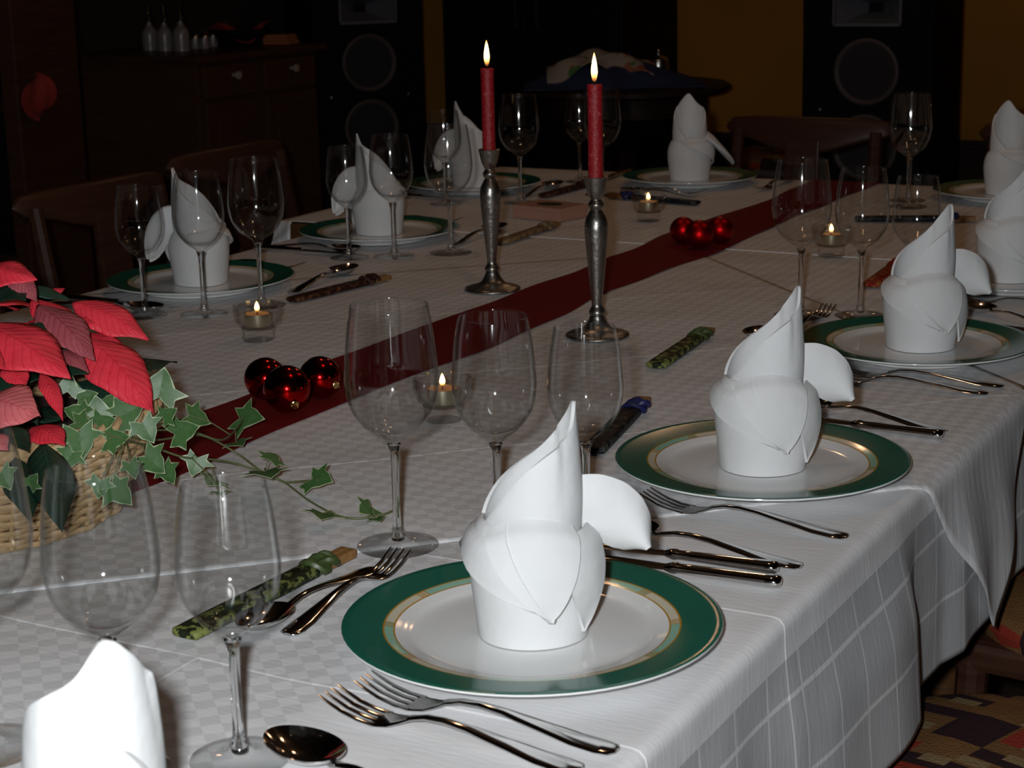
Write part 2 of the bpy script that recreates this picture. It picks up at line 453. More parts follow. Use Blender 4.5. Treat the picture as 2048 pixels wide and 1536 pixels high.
def thing(name, loc=(0, 0, 0), rz=0.0, label=None, cat=None, group=None):
    o = bpy.data.objects.new(name, None); COL.objects.link(o)
    o.location = loc; o.rotation_euler = (0, 0, rz); o.empty_display_size = 0.02
    if label: tag(o, label, cat, group)
    return o
def structure(o): o['kind'] = 'structure'; return o
def kids(o): return [c for c in bpy.data.objects if c.parent == o]
def dup(root, loc, rz, label, parts=None):
    r_ = root.copy(); COL.objects.link(r_); r_.location = loc; r_.rotation_euler = (0, 0, rz); r_['label'] = label
    def rec(src, dst):
        for ch in kids(src):
            c = ch.copy(); COL.objects.link(c); c.parent = dst; rec(ch, c)
    rec(root, r_)
    return r_
class Proto:
    """first use moves the prototype itself, later uses copy it"""
    def __init__(s, root): s.root = root; s.used = False
    def at(s, loc, rz, label):
        if not s.used:
            s.used = True; s.root.location = loc; s.root.rotation_euler = (0, 0, rz); s.root['label'] = label; return s.root
        return dup(s.root, loc, rz, label)
def spline(pts, per=6):
    out = []; n = len(pts)
    for i in range(n - 1):
        p0, p1, p2, p3 = [Vector((*p, 0)[:3]) if len(p) == 2 else Vector(p) for p in (pts[max(i - 1, 0)], pts[i], pts[i + 1], pts[min(i + 2, n - 1)])]
        for k in range(per):
            t = k / per
            out.append(0.5 * ((2 * p1) + (p2 - p0) * t + (2 * p0 - 5 * p1 + 4 * p2 - p3) * t * t + (3 * p1 - p0 - 3 * p2 + p3) * t ** 3))
    e = pts[-1]; out.append(Vector((*e, 0)[:3]) if len(e) == 2 else Vector(e))
    return out
def spl2(pts, per=6): return [(max(p.x, 0.0), p.y) for p in spline(pts, per)]
def lerp(tab, x):
    if x <= tab[0][0]: return tab[0][1]
    for (a, p), (b_, q) in zip(tab, tab[1:]):
        if x <= b_:
            t = (x - a) / (b_ - a); return p + (q - p) * t
    return tab[-1][1]
def smooth01(t): t = max(0, min(1, t)); return t * t * (3 - 2 * t)

# ================================================================== the room
XL, XR, YN, YF, ZC = -4.75, 2.4, -1.6, 7.45, 2.75
structure(MB().box((XL, YN, -0.1), (XR, YF, 0.0)).build('floor', 'floor_tile', smooth=False))
structure(MB().box((XL, YN, ZC), (XR, YF, ZC + 0.1)).build('ceiling', 'ceiling_paint', smooth=False))
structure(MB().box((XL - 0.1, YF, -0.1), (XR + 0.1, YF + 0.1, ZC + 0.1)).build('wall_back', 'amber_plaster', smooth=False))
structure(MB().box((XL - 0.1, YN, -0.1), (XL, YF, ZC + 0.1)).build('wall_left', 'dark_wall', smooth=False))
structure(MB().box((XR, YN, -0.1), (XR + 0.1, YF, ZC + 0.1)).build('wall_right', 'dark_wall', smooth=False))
structure(MB().box((XL - 0.1, YN - 0.1, -0.1), (XR + 0.1, YN, ZC + 0.1)).build('wall_front', 'dark_wall', smooth=False))
bb = structure(thing('baseboard_back', (0, YF, 0)))
MB().box((XL, -0.03, 0), (XR, 0, 0.43), 0.004).build('wainscot_board', 'dark_wood', bb, smooth=False)
MB().box((XL, -0.045, 0.43), (XR, 0, 0.465), 0.006).build('cap_rail', 'dark_wood', bb, smooth=False)

# ================================================================== tables under the cloths
XE, XW = -0.488, -2.065                      # table edges
XE2, XW2, YC, YE = -0.33, -2.225, 3.06, 4.015
def wood_table(name, x0, x1, y0, y1, legs, label):
    t = thing(name, ((x0 + x1) / 2, (y0 + y1) / 2, 0), 0, label, 'table')
    cx, cy = (x0 + x1) / 2, (y0 + y1) / 2
    MB().box((x0 - cx + 0.01, y0 - cy, TZ - 0.04), (x1 - cx - 0.01, y1 - cy, TZ - 0.006), 0.004).build('table_top', 'table_wood', t, smooth=False)
    MB().box((x0 - cx + 0.07, y0 - cy + 0.07, TZ - 0.12), (x1 - cx - 0.07, y1 - cy - 0.07, TZ - 0.04), 0.003).build('apron', 'table_wood', t, smooth=False)
    for lx, ly in legs:
        MB().tube([(lx - cx, ly - cy, 0), (lx - cx, ly - cy, 0.35), (lx - cx, ly - cy, TZ - 0.05)], [0.026, 0.032, 0.036], 12).build('leg', 'table_wood', t)
    return t
wood_table('dining_table', XW, XE, 0.30, YC - 0.01, [(x, y) for x in (XW + 0.11, -1.276, XE - 0.11) for y in (0.42, 2.31)], 'long wooden dining table carrying the white cloths')
wood_table('dining_table', XW2, XE2, YC + 0.005, YE, [(x, y) for x in (XW2 + 0.11, XE2 - 0.11) for y in (3.2, YE - 0.11)], 'wooden cross table closing the far end of the long table')

def drape(cx, cy, x0, x1, y0, y1, ztop, off, wavy, U):
    """maps an unrolled cloth point (x,y) to its place on a table whose edges are x0..x1, y0..y1"""
    x, y = U
    rr = 0.010
    def edge(d):            # d: how far past the edge; returns (extra outward, drop)
        if d <= 0: return 0.0, 0.0
        a = d / rr
        if a < PI / 2: return rr * math.sin(a), rr * (1 - math.cos(a))
        return rr, rr + d - rr * PI / 2
    dx, px, sx = (x - (x1 - rr), x1 - rr, 1) if x > x1 - rr else ((x0 + rr) - x, x0 + rr, -1) if x < x0 + rr else (0, x, 0)
    dy, py, sy = (y - (y1 - rr), y1 - rr, 1) if y > y1 - rr else ((y0 + rr) - y, y0 + rr, -1) if y < y0 + rr else (0, y, 0)
    ox, zx = edge(dx); oy, zy = edge(dy)
    z = max(zx, zy) if not (zx and zy) else math.hypot(zx, zy) * 0.75 + 0.25 * max(zx, zy)
    f = wavy(y if sx else x + 7, z)
    lift = off * min(1.0, z / 0.012) if z > 0 else 0
    X = px + sx * (ox + (f + lift if zx else 0)); Y = py + sy * (oy + (f + lift if zy else 0))
    return (X - cx, Y - cy, ztop - z)
def folds(y, z):
    """hanging folds of the drop: sharp pressed pleats plus slow waves"""
    def tri(y, c, wl, wr): 
        d = y - c
        return max(0.0, 1 - (d / wr if d > 0 else -d / wl))
    d = smooth01((z - 0.004) / 0.12) * (0.4 + 2.2 * z)
    s = 0.016 * tri(y, 1.372, 0.10, 0.30) + 0.024 * tri(y, 1.694, 0.30, 0.05) + 0.016 * tri(y, 1.90, 0.05, 0.18) + 0.018 * tri(y, 2.28, .16, .10) + 0.014 * tri(y, 1.08, .2, .06)
    return max(0.0, d * (s + 0.006 * (1 + math.sin(y * 13.0)) + 0.003 * (1 + math.sin(y * 31 + 1))))
# base cloth of the long table
CX0, CY0 = XE, 1.5
def base_pt(u_, v_):
    x = XW - 0.22 + u_ * (XE + 0.22 - (XW - 0.22)); y = 0.28 + v_ * (YC + 0.03 - 0.28)
    return drape(CX0, CY0, XW, XE, -9, 99, -0.0015, 0.0, folds, (x, y))
xs = sorted(set([XW - 0.24 + 0.26 * i / 30 for i in range(31)] + [XW + 0.03 + (XE - XW - 0.06) * i / 20 for i in range(21)] + [XE - 0.03 + 0.25 * i / 40 for i in range(41)]))
ys = [0.28 + (YC + 0.03 - 0.28) * i / 280 for i in range(281)]
def cloth_mesh(xs, ys, fn, name, mat, loc, keep=None):
    m = MB(); idx = {}
    for i, x in enumerate(xs):
        for j, y in enumerate(ys):
            if keep is None or keep(x, y): idx[(i, j)] = len(m.v); m.v.append(fn(x, y))
    for i in range(len(xs) - 1):
        for j in range(len(ys) - 1):
            q = [(i, j), (i + 1, j), (i + 1, j + 1), (i, j + 1)]
            if all(p in idx for p in q): m.f.append(tuple(idx[p] for p in q))
    o = m.build(name, mat, smooth=True, sharp=None); o.location = loc
    sol = o.modifiers.new('thickness', 'SOLIDIFY'); sol.thickness = 0.0009; sol.offset = -1
    return o
o = cloth_mesh(xs, ys, lambda x, y: drape(CX0, CY0, XW, XE, -9, 99, -0.0015, 0.0, folds, (x, y)), 'tablecloth', 'tablecloth_base', (CX0, CY0, TZ))
tag(o, 'long white damask tablecloth hanging with window-pane check beside the patterned chairs', 'tablecloth')
# cloth of the cross table
xs2 = sorted(set([XW2 - 0.22 + 0.25 * i / 20 for i in range(21)] + [XW2 + 0.04 + (XE2 - XW2 - 0.08) * i / 24 for i in range(25)] + [XE2 - 0.03 + 0.25 * i / 20 for i in range(21)]))
ys2 = sorted(set([YC - 0.20 + 0.205 * i / 20 for i in range(21)] + [YC + (YE - 0.03 - YC) * i / 20 for i in range(21)] + [YE - 0.02 + 0.24 * i / 20 for i in range(21)]))
o = cloth_mesh(xs2, ys2, lambda x, y: drape(XE2, YC, XW2, XE2, YC - 0.012, YE, -0.0008, 0.0, lambda y, z: 0.02 * smooth01(z / 0.1) * z * 6 * (1 + math.sin(y * 17)), (x, y)), 'tablecloth', 'tablecloth_overlay', (XE2, YC, TZ), lambda x, y: y > YC - 0.004 or x > XE + 0.05 or x < XW - 0.05)
tag(o, 'white tablecloth covering the cross table at the far end', 'tablecloth')
# square overlay laid cornerwise on the long table, its corner hanging over the edge
OC = (-1.276, 2.005); HD = 1.02
def ov_pt(p, q):            # p,q in -1..1 along the square's sides
    return OC[0] + (p + q) * HD / 2, OC[1] + (q - p) * HD / 2
def ov_folds(y, z): return folds(y, z) + 0.004 + 0.012 * smooth01(z / 0.2) * (1 + math.sin(y * 40)) * (0.3 + z)
n = 130
gx = [-1 + 2 * i / n for i in range(n + 1)]
o = cloth_mesh(gx, gx, lambda p, q: drape(OC[0], OC[1], XW, XE, -9, 99, -0.0003, 0.003, ov_folds, ov_pt(p, q)), 'overlay_cloth', 'tablecloth_overlay', (OC[0], OC[1], TZ))
tag(o, 'square white chequered overlay cloth laid cornerwise under the candlesticks, one corner hanging', 'tablecloth')

# red ribbon down the middle
def rib(u_, v_):
    y = 1.36 + u_ * (YE - 0.01 - 1.36); t = v_ - 0.5
    wv = 0.004 * math.sin(y * 9) + 0.003 * math.sin(y * 21 + 1)
    x = -1.303 + t * (0.150 + 0.014 * math.sin(y * 6.5)) + wv
    return (x + 1.303, y - 2.7, 0.0009 + 0.0007 * (1 + math.sin(y * 26 + 8 * t)))
o = MB().sheet(rib, 160, 8, 0.0006).build('ribbon_runner', 'ribbon_red'); o.location = (-1.303, 2.7, TZ)
tag(o, 'dark red ribbon runner lying along the middle of the table', 'ribbon')

# ================================================================== builders of tableware
def make_plate():
    t = thing('charger_plate', label='-', cat='plate', group='green rimmed plates')
    top = spl2([(0.0, 0.0095), (0.06, 0.0095), (0.092, 0.0100), (0.104, 0.0128), (0.1118, 0.0150)], 4)
    under = spl2([(0.1550, 0.0205), (0.1535, 0.0180), (0.135, 0.0135), (0.112, 0.0080), (0.100, 0.0045), (0.097, 0.0008), (0.092, 0.0008), (0.090, 0.0045), (0.0, 0.0050)], 4)
    m = MB(); m.lathe(top, 72, caps=False); m.lathe(under, 72, caps=False); m.build('dish', 'porcelain', t, sharp=60)
    MB().lathe([(0.1118, 0.0150), (0.1160, 0.0160), (0.1217, 0.0170)], 72, caps=False).build('ornament_band', 'plate_ornament', t)
    MB().lathe([(0.1217, 0.0170), (0.135, 0.0187), (0.148, 0.0203), (0.1535, 0.0209), (0.1550, 0.0205)], 72, caps=False).build('rim_band', 'green_glaze', t)
    return t
PLATE = Proto(make_plate())

NAP_TOP = [(0, .193), (12, .189), (30, .178), (55, .166), (80, .152), (105, .138), (130, .120), (150, .105), (170, .092)]
def make_napkin(splay):
    t = thing('folded_napkin', label='-', cat='napkin', group='folded white napkins on the plates')
    def rb(th): return 1 + 0.025 * math.cos(2 * th + 0.6) + 0.02 * math.cos(3 * th - 1.0)
    prof = spl2([(.0450, .0), (.0462, .010), (.0482, .028), (.0505, .048), (.0508, .064), (.0482, .079), (.0435, .0895), (.0390, .0925), (.0375, .085), (.0370, .03)], 5)
    def body(u_, v_):
        k = v_ * (len(prof) - 1); i = min(int(k), len(prof) - 2); f = k - i
        r_ = prof[i][0] * (1 - f) + prof[i + 1][0] * f; z = prof[i][1] * (1 - f) + prof[i + 1][1] * f
        th = 2 * PI * u_
        r_ *= rb(th)
        z *= 1 + 0.07 * math.cos(th - R(235)) * smooth01(z / .08)
        return (r_ * math.cos(th), r_ * math.sin(th), z)
    MB().grid(body, 64, 46, cu=True).build('rolled_base', 'napkin_linen', t, sharp=None)
    PH = R(26)
    def peak(u_, v_):
        d = -170 + 340 * u_; zt = lerp(NAP_TOP, abs(d)) + 0.004 * math.sin(R(d) * 3)
        z = 0.03 + v_ * (zt - 0.03); th = PH + R(d)
        r_ = 0.0405 - 0.010 * smooth01((z - .10) / .09) * (1 if abs(d) < 60 else 0.6)
        cx = 0.007 * smooth01((z - .08) / .1)
        if v_ > 0.985: r_ -= 0.0006
        return (r_ * math.cos(th) + cx * math.cos(PH), r_ * math.sin(th) * 0.93 + cx * math.sin(PH), z)
    MB().sheet(peak, 60, 26, 0.0030).build('peak', 'napkin_linen', t, sharp=60)
    RB = [(0, .0450), (.010, .0462), (.028, .0482), (.048, .0505), (.064, .0508), (.079, .0490), (.090, .0465), (.100, .0435), (.108, .0415)]
    def patch(phi, half, z0, z1, off, spl, lean=0.0, pw=0.85, u0=0.0, u1=1.0, top=0.0):
        def P(u_, v_):
            u_ = u0 + (u1 - u0) * u_
            a = half * max((1 - v_) ** pw, 0.045) * (2 * u_ - 1)
            z = z0 + (z1 - z0) * v_ + top * (1 - v_) * (1 - (2 * u_ - 1) ** 2)
            roll = smooth01((0.14 - v_) / 0.14)          # the upper edge turns in over the base
            th = R(phi + a + lean * v_)
            r_ = lerp(RB, z) * rb(th)
            r_ += off - roll * 0.0055 + spl * v_ ** 1.4 + 0.0035 * math.sin(v_ * PI) + 0.0012 * (2 * u_ - 1) ** 2
            return (r_ * math.cos(th), r_ * math.sin(th), z)
        return P
    MB().sheet(patch(-8, 36, .092, .012, .0028, splay * 0.3, -4, .8), 18, 26, 0.0026).build('tucked_fold', 'napkin_linen', t, sharp=60)
    fl = MB().sheet(patch(-62, 46, .099, .030, .0056, splay, 14, .82, top=.009), 26, 28, 0.0030).build('turned_down_flap', 'napkin_linen', t, sharp=60)
    MB().sheet(patch(-62, 46, .0980, .0310, .0084, splay, 14, .82, 0.03, 0.24, .009), 8, 28, 0.0022).build('hem', 'napkin_linen', fl, sharp=60)
    MB().sheet(patch(-132, 56, .0925, .030, .0020, 0.0, 84, .9), 20, 20, 0.0026).build('shoulder_fold', 'napkin_linen', t, sharp=60)
    EP = R(34)
    def ear(u_, v_):
        s = u_; tt = 2 * v_ - 1
        dr = 0.030 if splay > .02 else 0.0
        cen = Vector((0.034 + (0.060 - dr * .3) * s + 0.003 * math.sin(s * PI), 0, 0.108 - 0.004 * s - (0.034 + dr) * s * s))
        hw = lerp([(0, .0215), (.25, .0250), (.5, .0255), (.7, .0225), (.85, .0165), (.95, .0085), (1, .002)], s)
        across = Vector((0.10 + 0.55 * s, 0, 0.95 - 0.20 * s)).normalized()
        p = cen + across * hw * tt + Vector((0, -1, 0)) * (0.010 * (1 - tt * tt) * (0.4 + s) )
        return (p.x * math.cos(EP) - p.y * math.sin(EP), p.x * math.sin(EP) + p.y * math.cos(EP), p.z)
    MB().sheet(ear, 26, 16, 0.0045).build('wing', 'napkin_linen', t, sharp=60)
    return t
NAP_A = Proto(make_napkin(0.010)); NAP_B = Proto(make_napkin(0.050))

GLASS = {}
def make_glass(key, H, rb_, rr, zb, foot, word):
    t = thing('wine_glass', label='-', cat='glass', group='empty wine glasses on the table')
    h = H - zb; mz = zb + h * 0.40
    outer = spl2([(.0052, zb - .012), (.0085, zb - .003), (.018, zb + .004), (rb_ * .66, zb + h * .10), (rb_ * .90, zb + h * .23), (rb_, mz), (rb_ * .985, zb + h * .55), (rb_ * .915, zb + h * .80), (rr, H)], 6)
    inner = spl2([(rr - .0009, H), (rb_ * .915 - .001, zb + h * .80), (rb_ * .985 - .001, zb + h * .55), (rb_ - .0011, mz), (rb_ * .90 - .0012, zb + h * .23), (rb_ * .66 - .0012, zb + h * .10 + .0012), (.017, zb + .0068), (.008, zb + .0048), (0, zb + .0046)], 6)
    MB().lathe([(0, zb - .012)] + outer + [(rr - .00045, H + .0004)] + inner, 56).build('bowl', 'thin_glass', t, sharp=60)
    MB().lathe(spl2([(0, .006), (.0058, .0065), (.0046, .016), (.0038, .03), (.0036, .055), (.0040, zb - .02), (.0052, zb - .011), (.0062, zb - .007), (0, zb - .0065)], 5), 24).build('stem', 'solid_glass', t, sharp=60)
    MB().lathe([(0, 0)] + [(foot * .97, 0), (foot, .0010), (foot * .99, .0018)] + spl2([(foot * .8, .0026), (foot * .5, .0040), (foot * .28, .0070), (.0065, .0125), (.0050, .0175), (0, .0180)], 5), 56).build('foot', 'thin_glass', t, sharp=60)
    GLASS[key] = Proto(t)
make_glass('b', .234, .0440, .0362, .108, .0390, 'large')
make_glass('m', .221, .0397, .0320, .106, .0375, 'middle')
make_glass('s', .203, .0362, .0292, .098, .0355, 'small')

def handle_st(L, zo=0.0):
    """handle stations from the end (x=0) to the neck"""
    return [(0.000, .0030 + zo, .004, .0010), (0.003, .0030 + zo, .0088, .0013), (0.012, .0032 + zo, .0105, .0015), (0.03, .0042 + zo, .0098, .0016), (0.055, .0075 + zo, .0072, .0017),
            (0.085, .0115 + zo, .0046, .0018), (0.105, .0128 + zo, .0036, .0018), (0.120, .0120 + zo, .0036, .0017)]
def make_fork(name='dinner_fork', S=1.08):
    t = thing(name, label='-', cat='fork', group='forks at the places')
    MB().sweep([(a * S, b_ * S, c * S, d * S) for a, b_, c, d in handle_st(.2) + [(0.134, .0085, .0045, .0014)]], 12).build('handle', 'steel', t, sharp=50)
    m = MB(); m.sweep([(x * S, z * S, w_ * S, h * S) for x, z, w_, h in [(0.130, .0095, .0040, .0014), (0.138, .0062, .0075, .0013), (0.146, .0036, .0112, .0012), (0.154, .0026, .0124, .0011), (0.160, .0026, .0126, .0011)]], 12)
    for i in range(4):
        y = (-1.5 + i) * 0.0070
        m.sweep([(x * S, z * S, w_ * S, h * S) for x, z, w_, h in [(0.157, .0026, .0024, .0011), (0.170, .0034, .0019, .0011), (0.184, .0064, .0016, .0010), (0.196, .0108, .0013, .0009), (0.203, .0140, .0007, .0006)]], 8)
        k = 5 * 8
        for q in range(len(m.v) - k, len(m.v)): m.v[q] = (m.v[q][0], m.v[q][1] + y * S, m.v[q][2])
    m.build('tined_head', 'steel', t, sharp=50)
    return t
def make_spoon(name='soup_spoon', S=1.08):
    t = thing(name, label='-', cat='spoon', group='spoons at the places')
    MB().sweep([(a * S, b_ * S, c * S, d * S) for a, b_, c, d in handle_st(.2) + [(0.134, .0092, .0040, .0015), (0.141, .0085, .0050, .0013)]], 12).build('handle', 'steel', t, sharp=50)
    def bowl(u_, v_):
        a = 2 * PI * u_; rr = v_
        x = 0.172 + 0.034 * rr * math.cos(a); y = 0.0215 * rr * math.sin(a) * (1 - 0.10 * math.cos(a) * rr)
        z = 0.0022 + 0.0105 * rr ** 2.2 
        return (x * S, y * S, z * S)
    m = MB(); m.grid(bowl, 32, 10, cu=True); m.grid(lambda u_, v_: tuple(p - q for p, q in zip(bowl(u_, v_), (0, 0, 0.0012))), 32, 10, cu=True)
    N = 320
    for i in range(32): 
        a, b_ = i * 10 + 9, ((i + 1) % 32) * 10 + 9
        m.f.append((a, b_, N + b_, N + a))
    m.build('spoon_bowl', 'steel', t, sharp=70)
    return t
def make_knife(name='table_knife', S=1.08):
    t = thing(name, label='-', cat='knife', group='knives at the places')
    MB().sweep([(x * S, z * S, w_ * S, h * S) for x, z, w_, h in [(0, .0052, .003, .003), (.002, .0052, .0072, .0047), (.008, .0052, .0086, .0052), (.014, .0052, .0080, .0048), (.04, .0052, .0074, .0044), (.075, .0052, .0064, .0040), (.088, .0052, .0058, .0038), (.091, .0052, .0072, .0046), (.095, .0052, .0066, .0042), (.100, .0052, .0048, .0026)]], 14, 2.2).build('handle', 'steel', t, sharp=50)
    m = MB(); m.sweep([(x * S, .0052 * S, w_ * S, h * S) for x, w_, h in [(.098, .0060, .0016), (.110, .0082, .0012), (.150, .0090, .0010), (.185, .0088, .0008), (.200, .0066, .0007), (.210, .0015, .0005)]], 8, 2.0)
    m.build('blade', 'steel', t, sharp=40)
    return t
FORK, SPOON, KNIFE = Proto(make_fork()), Proto(make_spoon()), Proto(make_knife())
DFORK, DSPOON = Proto(make_fork('dessert_fork', 0.98)), Proto(make_spoon('dessert_spoon', 0.92))

def make_chop(mat, cord):
    t = thing('chopstick_pouch', label='-', cat='chopsticks', group='cloth chopstick pouches')
    MB().sweep([(0, .005, .012, .0030), (.003, .005, .0145, .0045), (.05, .0055, .0140, .0052), (.12, .0060, .0130, .0056), (.172, .0065, .0120, .0058), (.176, .0065, .0100, .0048)], 14, 3.2).build('pouch', mat, t, sharp=60)
    m = MB()
    m.tube([(.180 + .009 * math.cos(a) * 1.0, .013 * math.sin(a), .010 + .004 * math.cos(2 * a)) for a in [2 * PI * i / 18 for i in range(18)]], .0040, 7, True)
    m.tube([(.190 + .008 * math.cos(a), -.006 + .010 * math.sin(a), .012 + .003 * math.sin(a * 2)) for a in [2 * PI * i / 16 for i in range(16)]], .0036, 7, True)
    m.tube([(.186, .009 * math.cos(a), .0085 + .0075 * math.sin(a)) for a in [2 * PI * i / 14 for i in range(14)]], .0030, 6, True)
    m.build('knotted_cord', cord, t)
    for y in (-.0046, .0046):
        MB().box((.165, y - .0043, .0018), (.232, y + .0043, .0104), .0012).build('stick_end', 'stick_wood', t, smooth=False)
    return t
CHOP = {'green': Proto(make_chop('brocade_green', 'green_cord')), 'navy': Proto(make_chop('brocade_navy', 'navy_cord')), 'red': Proto(make_chop('brocade_red', 'brocade_red')),
        'brown': Proto(make_chop('brocade_brown', 'brocade_brown')), 'gold': Proto(make_chop('brocade_gold', 'brocade_gold'))}

# ================================================================== laying the table
PZ = TZ + 0.0006
def yaw(a, b_): return math.atan2(b_[1] - a[1], b_[0] - a[0])
def lay(proto, end, tip, label, z=PZ):
    """end = handle end, tip = the other end (only the direction is used)"""
    return proto.at((end[0], end[1], z), yaw(end, tip), label)
PLACES = {  # x, y, rotation of the setting, words, napkin, napkin offset / turn
 'P0': (-.655, .701, 0, 'at the cut-off place below the wicker basket'),
 'P1': (-.655, 1.2216, 0, 'at the biggest, fully seen place'),
 'P2': (-.654, 1.743, 0, 'at the second place beyond the tall glasses'),
 'P3': (-.666, 2.364, 0, 'at the third place, by the red chopstick pouch'),
 'P4': (-.671, 2.896, 0, 'at the fourth place of the patterned-chair row'),
 'L1': (-1.89, 2.375, PI, 'at the place behind the poinsettia'),
 'L2': (-1.89, 2.932, PI, 'at the middle place of the sideboard row'),
 'L3': (-2.06, 3.60, PI, 'at the last place of the sideboard row'),
 'F': (-1.633, 3.862, PI / 2, 'at the table-end place between candle and wooden chair'),
 'R5': (-.905, 3.866, PI / 2, 'at the table-end place before the big black loudspeaker'),
}
NAPT = {'P0': 'sharp white napkin cut off', 'P1': 'largest', }
for k, (x, y, rz, wd) in PLACES.items():
    PLATE.at((x, y, PZ), rz + random.uniform(-.3, .3), 'white plate with dark green rim ' + wd)
    tw = {'P0': -1.0, 'P1': 0, 'P2': .03, 'P3': .12, 'P4': .10, 'L1': -.05, 'L2': .06, 'L3': .15, 'F': .0, 'R5': -.1}[k]
    (NAP_B if k in ('F', 'R5', 'L1', 'L2', 'L3') else NAP_A).at((x + (.0 if k != 'P3' else .004), y, PZ + .0102), rz + tw, 'white cloth napkin folded into a peak ' + wd)
G = {'P0': [('b', -.915, .874), ('m', -.804, .884), ('s', -.739, .938)],
     'P1': [('b', -.883, 1.380), ('m', -.800, 1.427), ('s', -.737, 1.491)],
     'P3': [('b', -.895, 2.541), ('m', -.812, 2.571), ('s', -.750, 2.640)],
     'L1': [('s', -1.827, 2.152), ('m', -1.748, 2.199), ('b', -1.705, 2.290)],
     'L2': [('s', -1.819, 2.717), ('m', -1.750, 2.760), ('b', -1.671, 2.830)],
     'L3': [('s', -2.000, 3.372), ('b', -1.852, 3.441)],
     'F': [('b', -1.742, 3.622), ('s', -1.888, 3.805)],
     'R5': [('b', -1.061, 3.669), ('m', -1.088, 3.757)]}
WORD = {'b': 'tall large empty wine glass', 'm': 'middle-sized empty wine glass', 's': 'smallest empty wine glass'}
for k, L in G.items():
    for g, x, y in L: GLASS[g].at((x, y, PZ), random.uniform(0, 6), WORD[g] + ' ' + PLACES[k][3])

def w_(k): return PLACES[k][3]
# patterned-chair row
lay(FORK, (-.503, 1.060), (-.722, 1.072), 'outer-row fork with tines by the plate edge ' + w_('P1'))
lay(FORK, (-.512, 1.022), (-.706, 1.036), 'fork lying closer to the table corner ' + w_('P1'))
lay(KNIFE, (-.530, 1.459), (-.74, 1.447), 'table knife next to the spoon ' + w_('P1'))
lay(KNIFE, (-.515, 1.425), (-.74, 1.412), 'table knife lying against the plate ' + w_('P1'))
lay(SPOON, (-.515, 1.477), (-.678, 1.492), 'soup spoon beside two knives ' + w_('P1'))
lay(DFORK, (-.843, 1.142), (-.855, 1.342), 'dessert fork between plate and dessert spoon ' + w_('P1'))
lay(DSPOON, (-.866, 1.312), (-.876, 1.120), 'dessert spoon next to the green pouch ' + w_('P1'))
lay(CHOP['green'], (-.918, 1.100), (-.905, 1.357), 'green and gold brocade chopstick pouch ' + w_('P1'))
lay(CHOP['navy'], (-.850, 1.735), (-.890, 1.962), 'black and navy brocade chopstick pouch ' + w_('P2'))
lay(FORK, (-.504, 1.574), (-.694, 1.592), 'single fork before the plate ' + w_('P2'))
lay(SPOON, (-.520, 1.976), (-.70, 2.015), 'soup spoon pointing past the napkin ' + w_('P2'))
lay(KNIFE, (-.517, 1.953), (-.74, 1.965), 'table knife beside the spoon ' + w_('P2'))
lay(CHOP['green'], (-.952, 2.137), (-.974, 2.409), 'green brocade chopstick pouch lying alone in the open cloth beside a candlestick')
lay(FORK, (-.512, 2.214), (-.705, 2.203), 'fork closer to the plate ' + w_('P3'))
lay(FORK, (-.520, 2.170), (-.705, 2.165), 'fork closer to the second plate ' + w_('P3'))
lay(SPOON, (-.505, 2.555), (-.700, 2.680), 'soup spoon beyond the napkin ' + w_('P3'))
lay(KNIFE, (-.505, 2.525), (-.72, 2.575), 'table knife ' + w_('P3'))
lay(DFORK, (-.860, 2.380), (-.862, 2.54), 'dessert fork with upright tines ' + w_('P3'))
lay(DSPOON, (-.878, 2.530), (-.900, 2.36), 'dessert spoon ' + w_('P3'))
lay(CHOP['red'], (-.864, 2.788), (-.882, 3.06), 'bright red brocade chopstick pouch beyond the three glasses')
lay(FORK, (-.500, 2.722), (-.70, 2.726), 'dinner fork ' + w_('P4'))
lay(KNIFE, (-.500, 3.105), (-.72, 3.115), 'table knife ' + w_('P4'))
lay(CHOP['navy'], (-1.105, 3.45), (-.86, 3.53), 'dark pouch with pale stick ends ' + w_('R5'))
# cut-off place
lay(SPOON, (-.520, .900), (-.716, .962), 'soup spoon with dark bowl ' + w_('P0'))
lay(KNIFE, (-.520, .872), (-.74, .880), 'table knife ' + w_('P0'))
# sideboard row
lay(SPOON, (-1.715, 2.385), (-1.738, 2.62), 'dessert spoon with glowing bowl ' + w_('L1'))
lay(CHOP['brown'], (-1.672, 2.325), (-1.635, 2.544), 'dark brown chopstick pouch beside the spoon ' + w_('L1'))
lay(KNIFE, (-2.03, 2.203), (-1.81, 2.205), 'table knife under the smallest glass ' + w_('L1'))
lay(SPOON, (-2.03, 2.170), (-1.83, 2.172), 'soup spoon beside the poinsettia ' + w_('L1'))
lay(FORK, (-2.04, 2.562), (-1.84, 2.570), 'dinner fork ' + w_('L1'))
lay(SPOON, (-1.705, 2.890), (-1.716, 3.135), 'dessert spoon ' + w_('L2'))
lay(CHOP['gold'], (-1.631, 2.945), (-1.629, 3.14), 'pale gold chopstick pouch behind a candlestick')
lay(KNIFE, (-2.04, 2.728), (-1.82, 2.733), 'table knife ' + w_('L2'))
lay(SPOON, (-2.04, 2.755), (-1.84, 2.757), 'soup spoon with two lamp reflections ' + w_('L2'))
lay(FORK, (-2.04, 3.120), (-1.84, 3.125), 'dinner fork ' + w_('L2'))
lay(SPOON, (-1.885, 3.50), (-1.90, 3.72), 'dessert spoon ' + w_('L3'))
lay(CHOP['brown'], (-1.845, 3.53), (-1.83, 3.76), 'dark brown chopstick pouch ' + w_('L3'))
lay(KNIFE, (-2.20, 3.43), (-2.0, 3.435), 'table knife ' + w_('L3'))
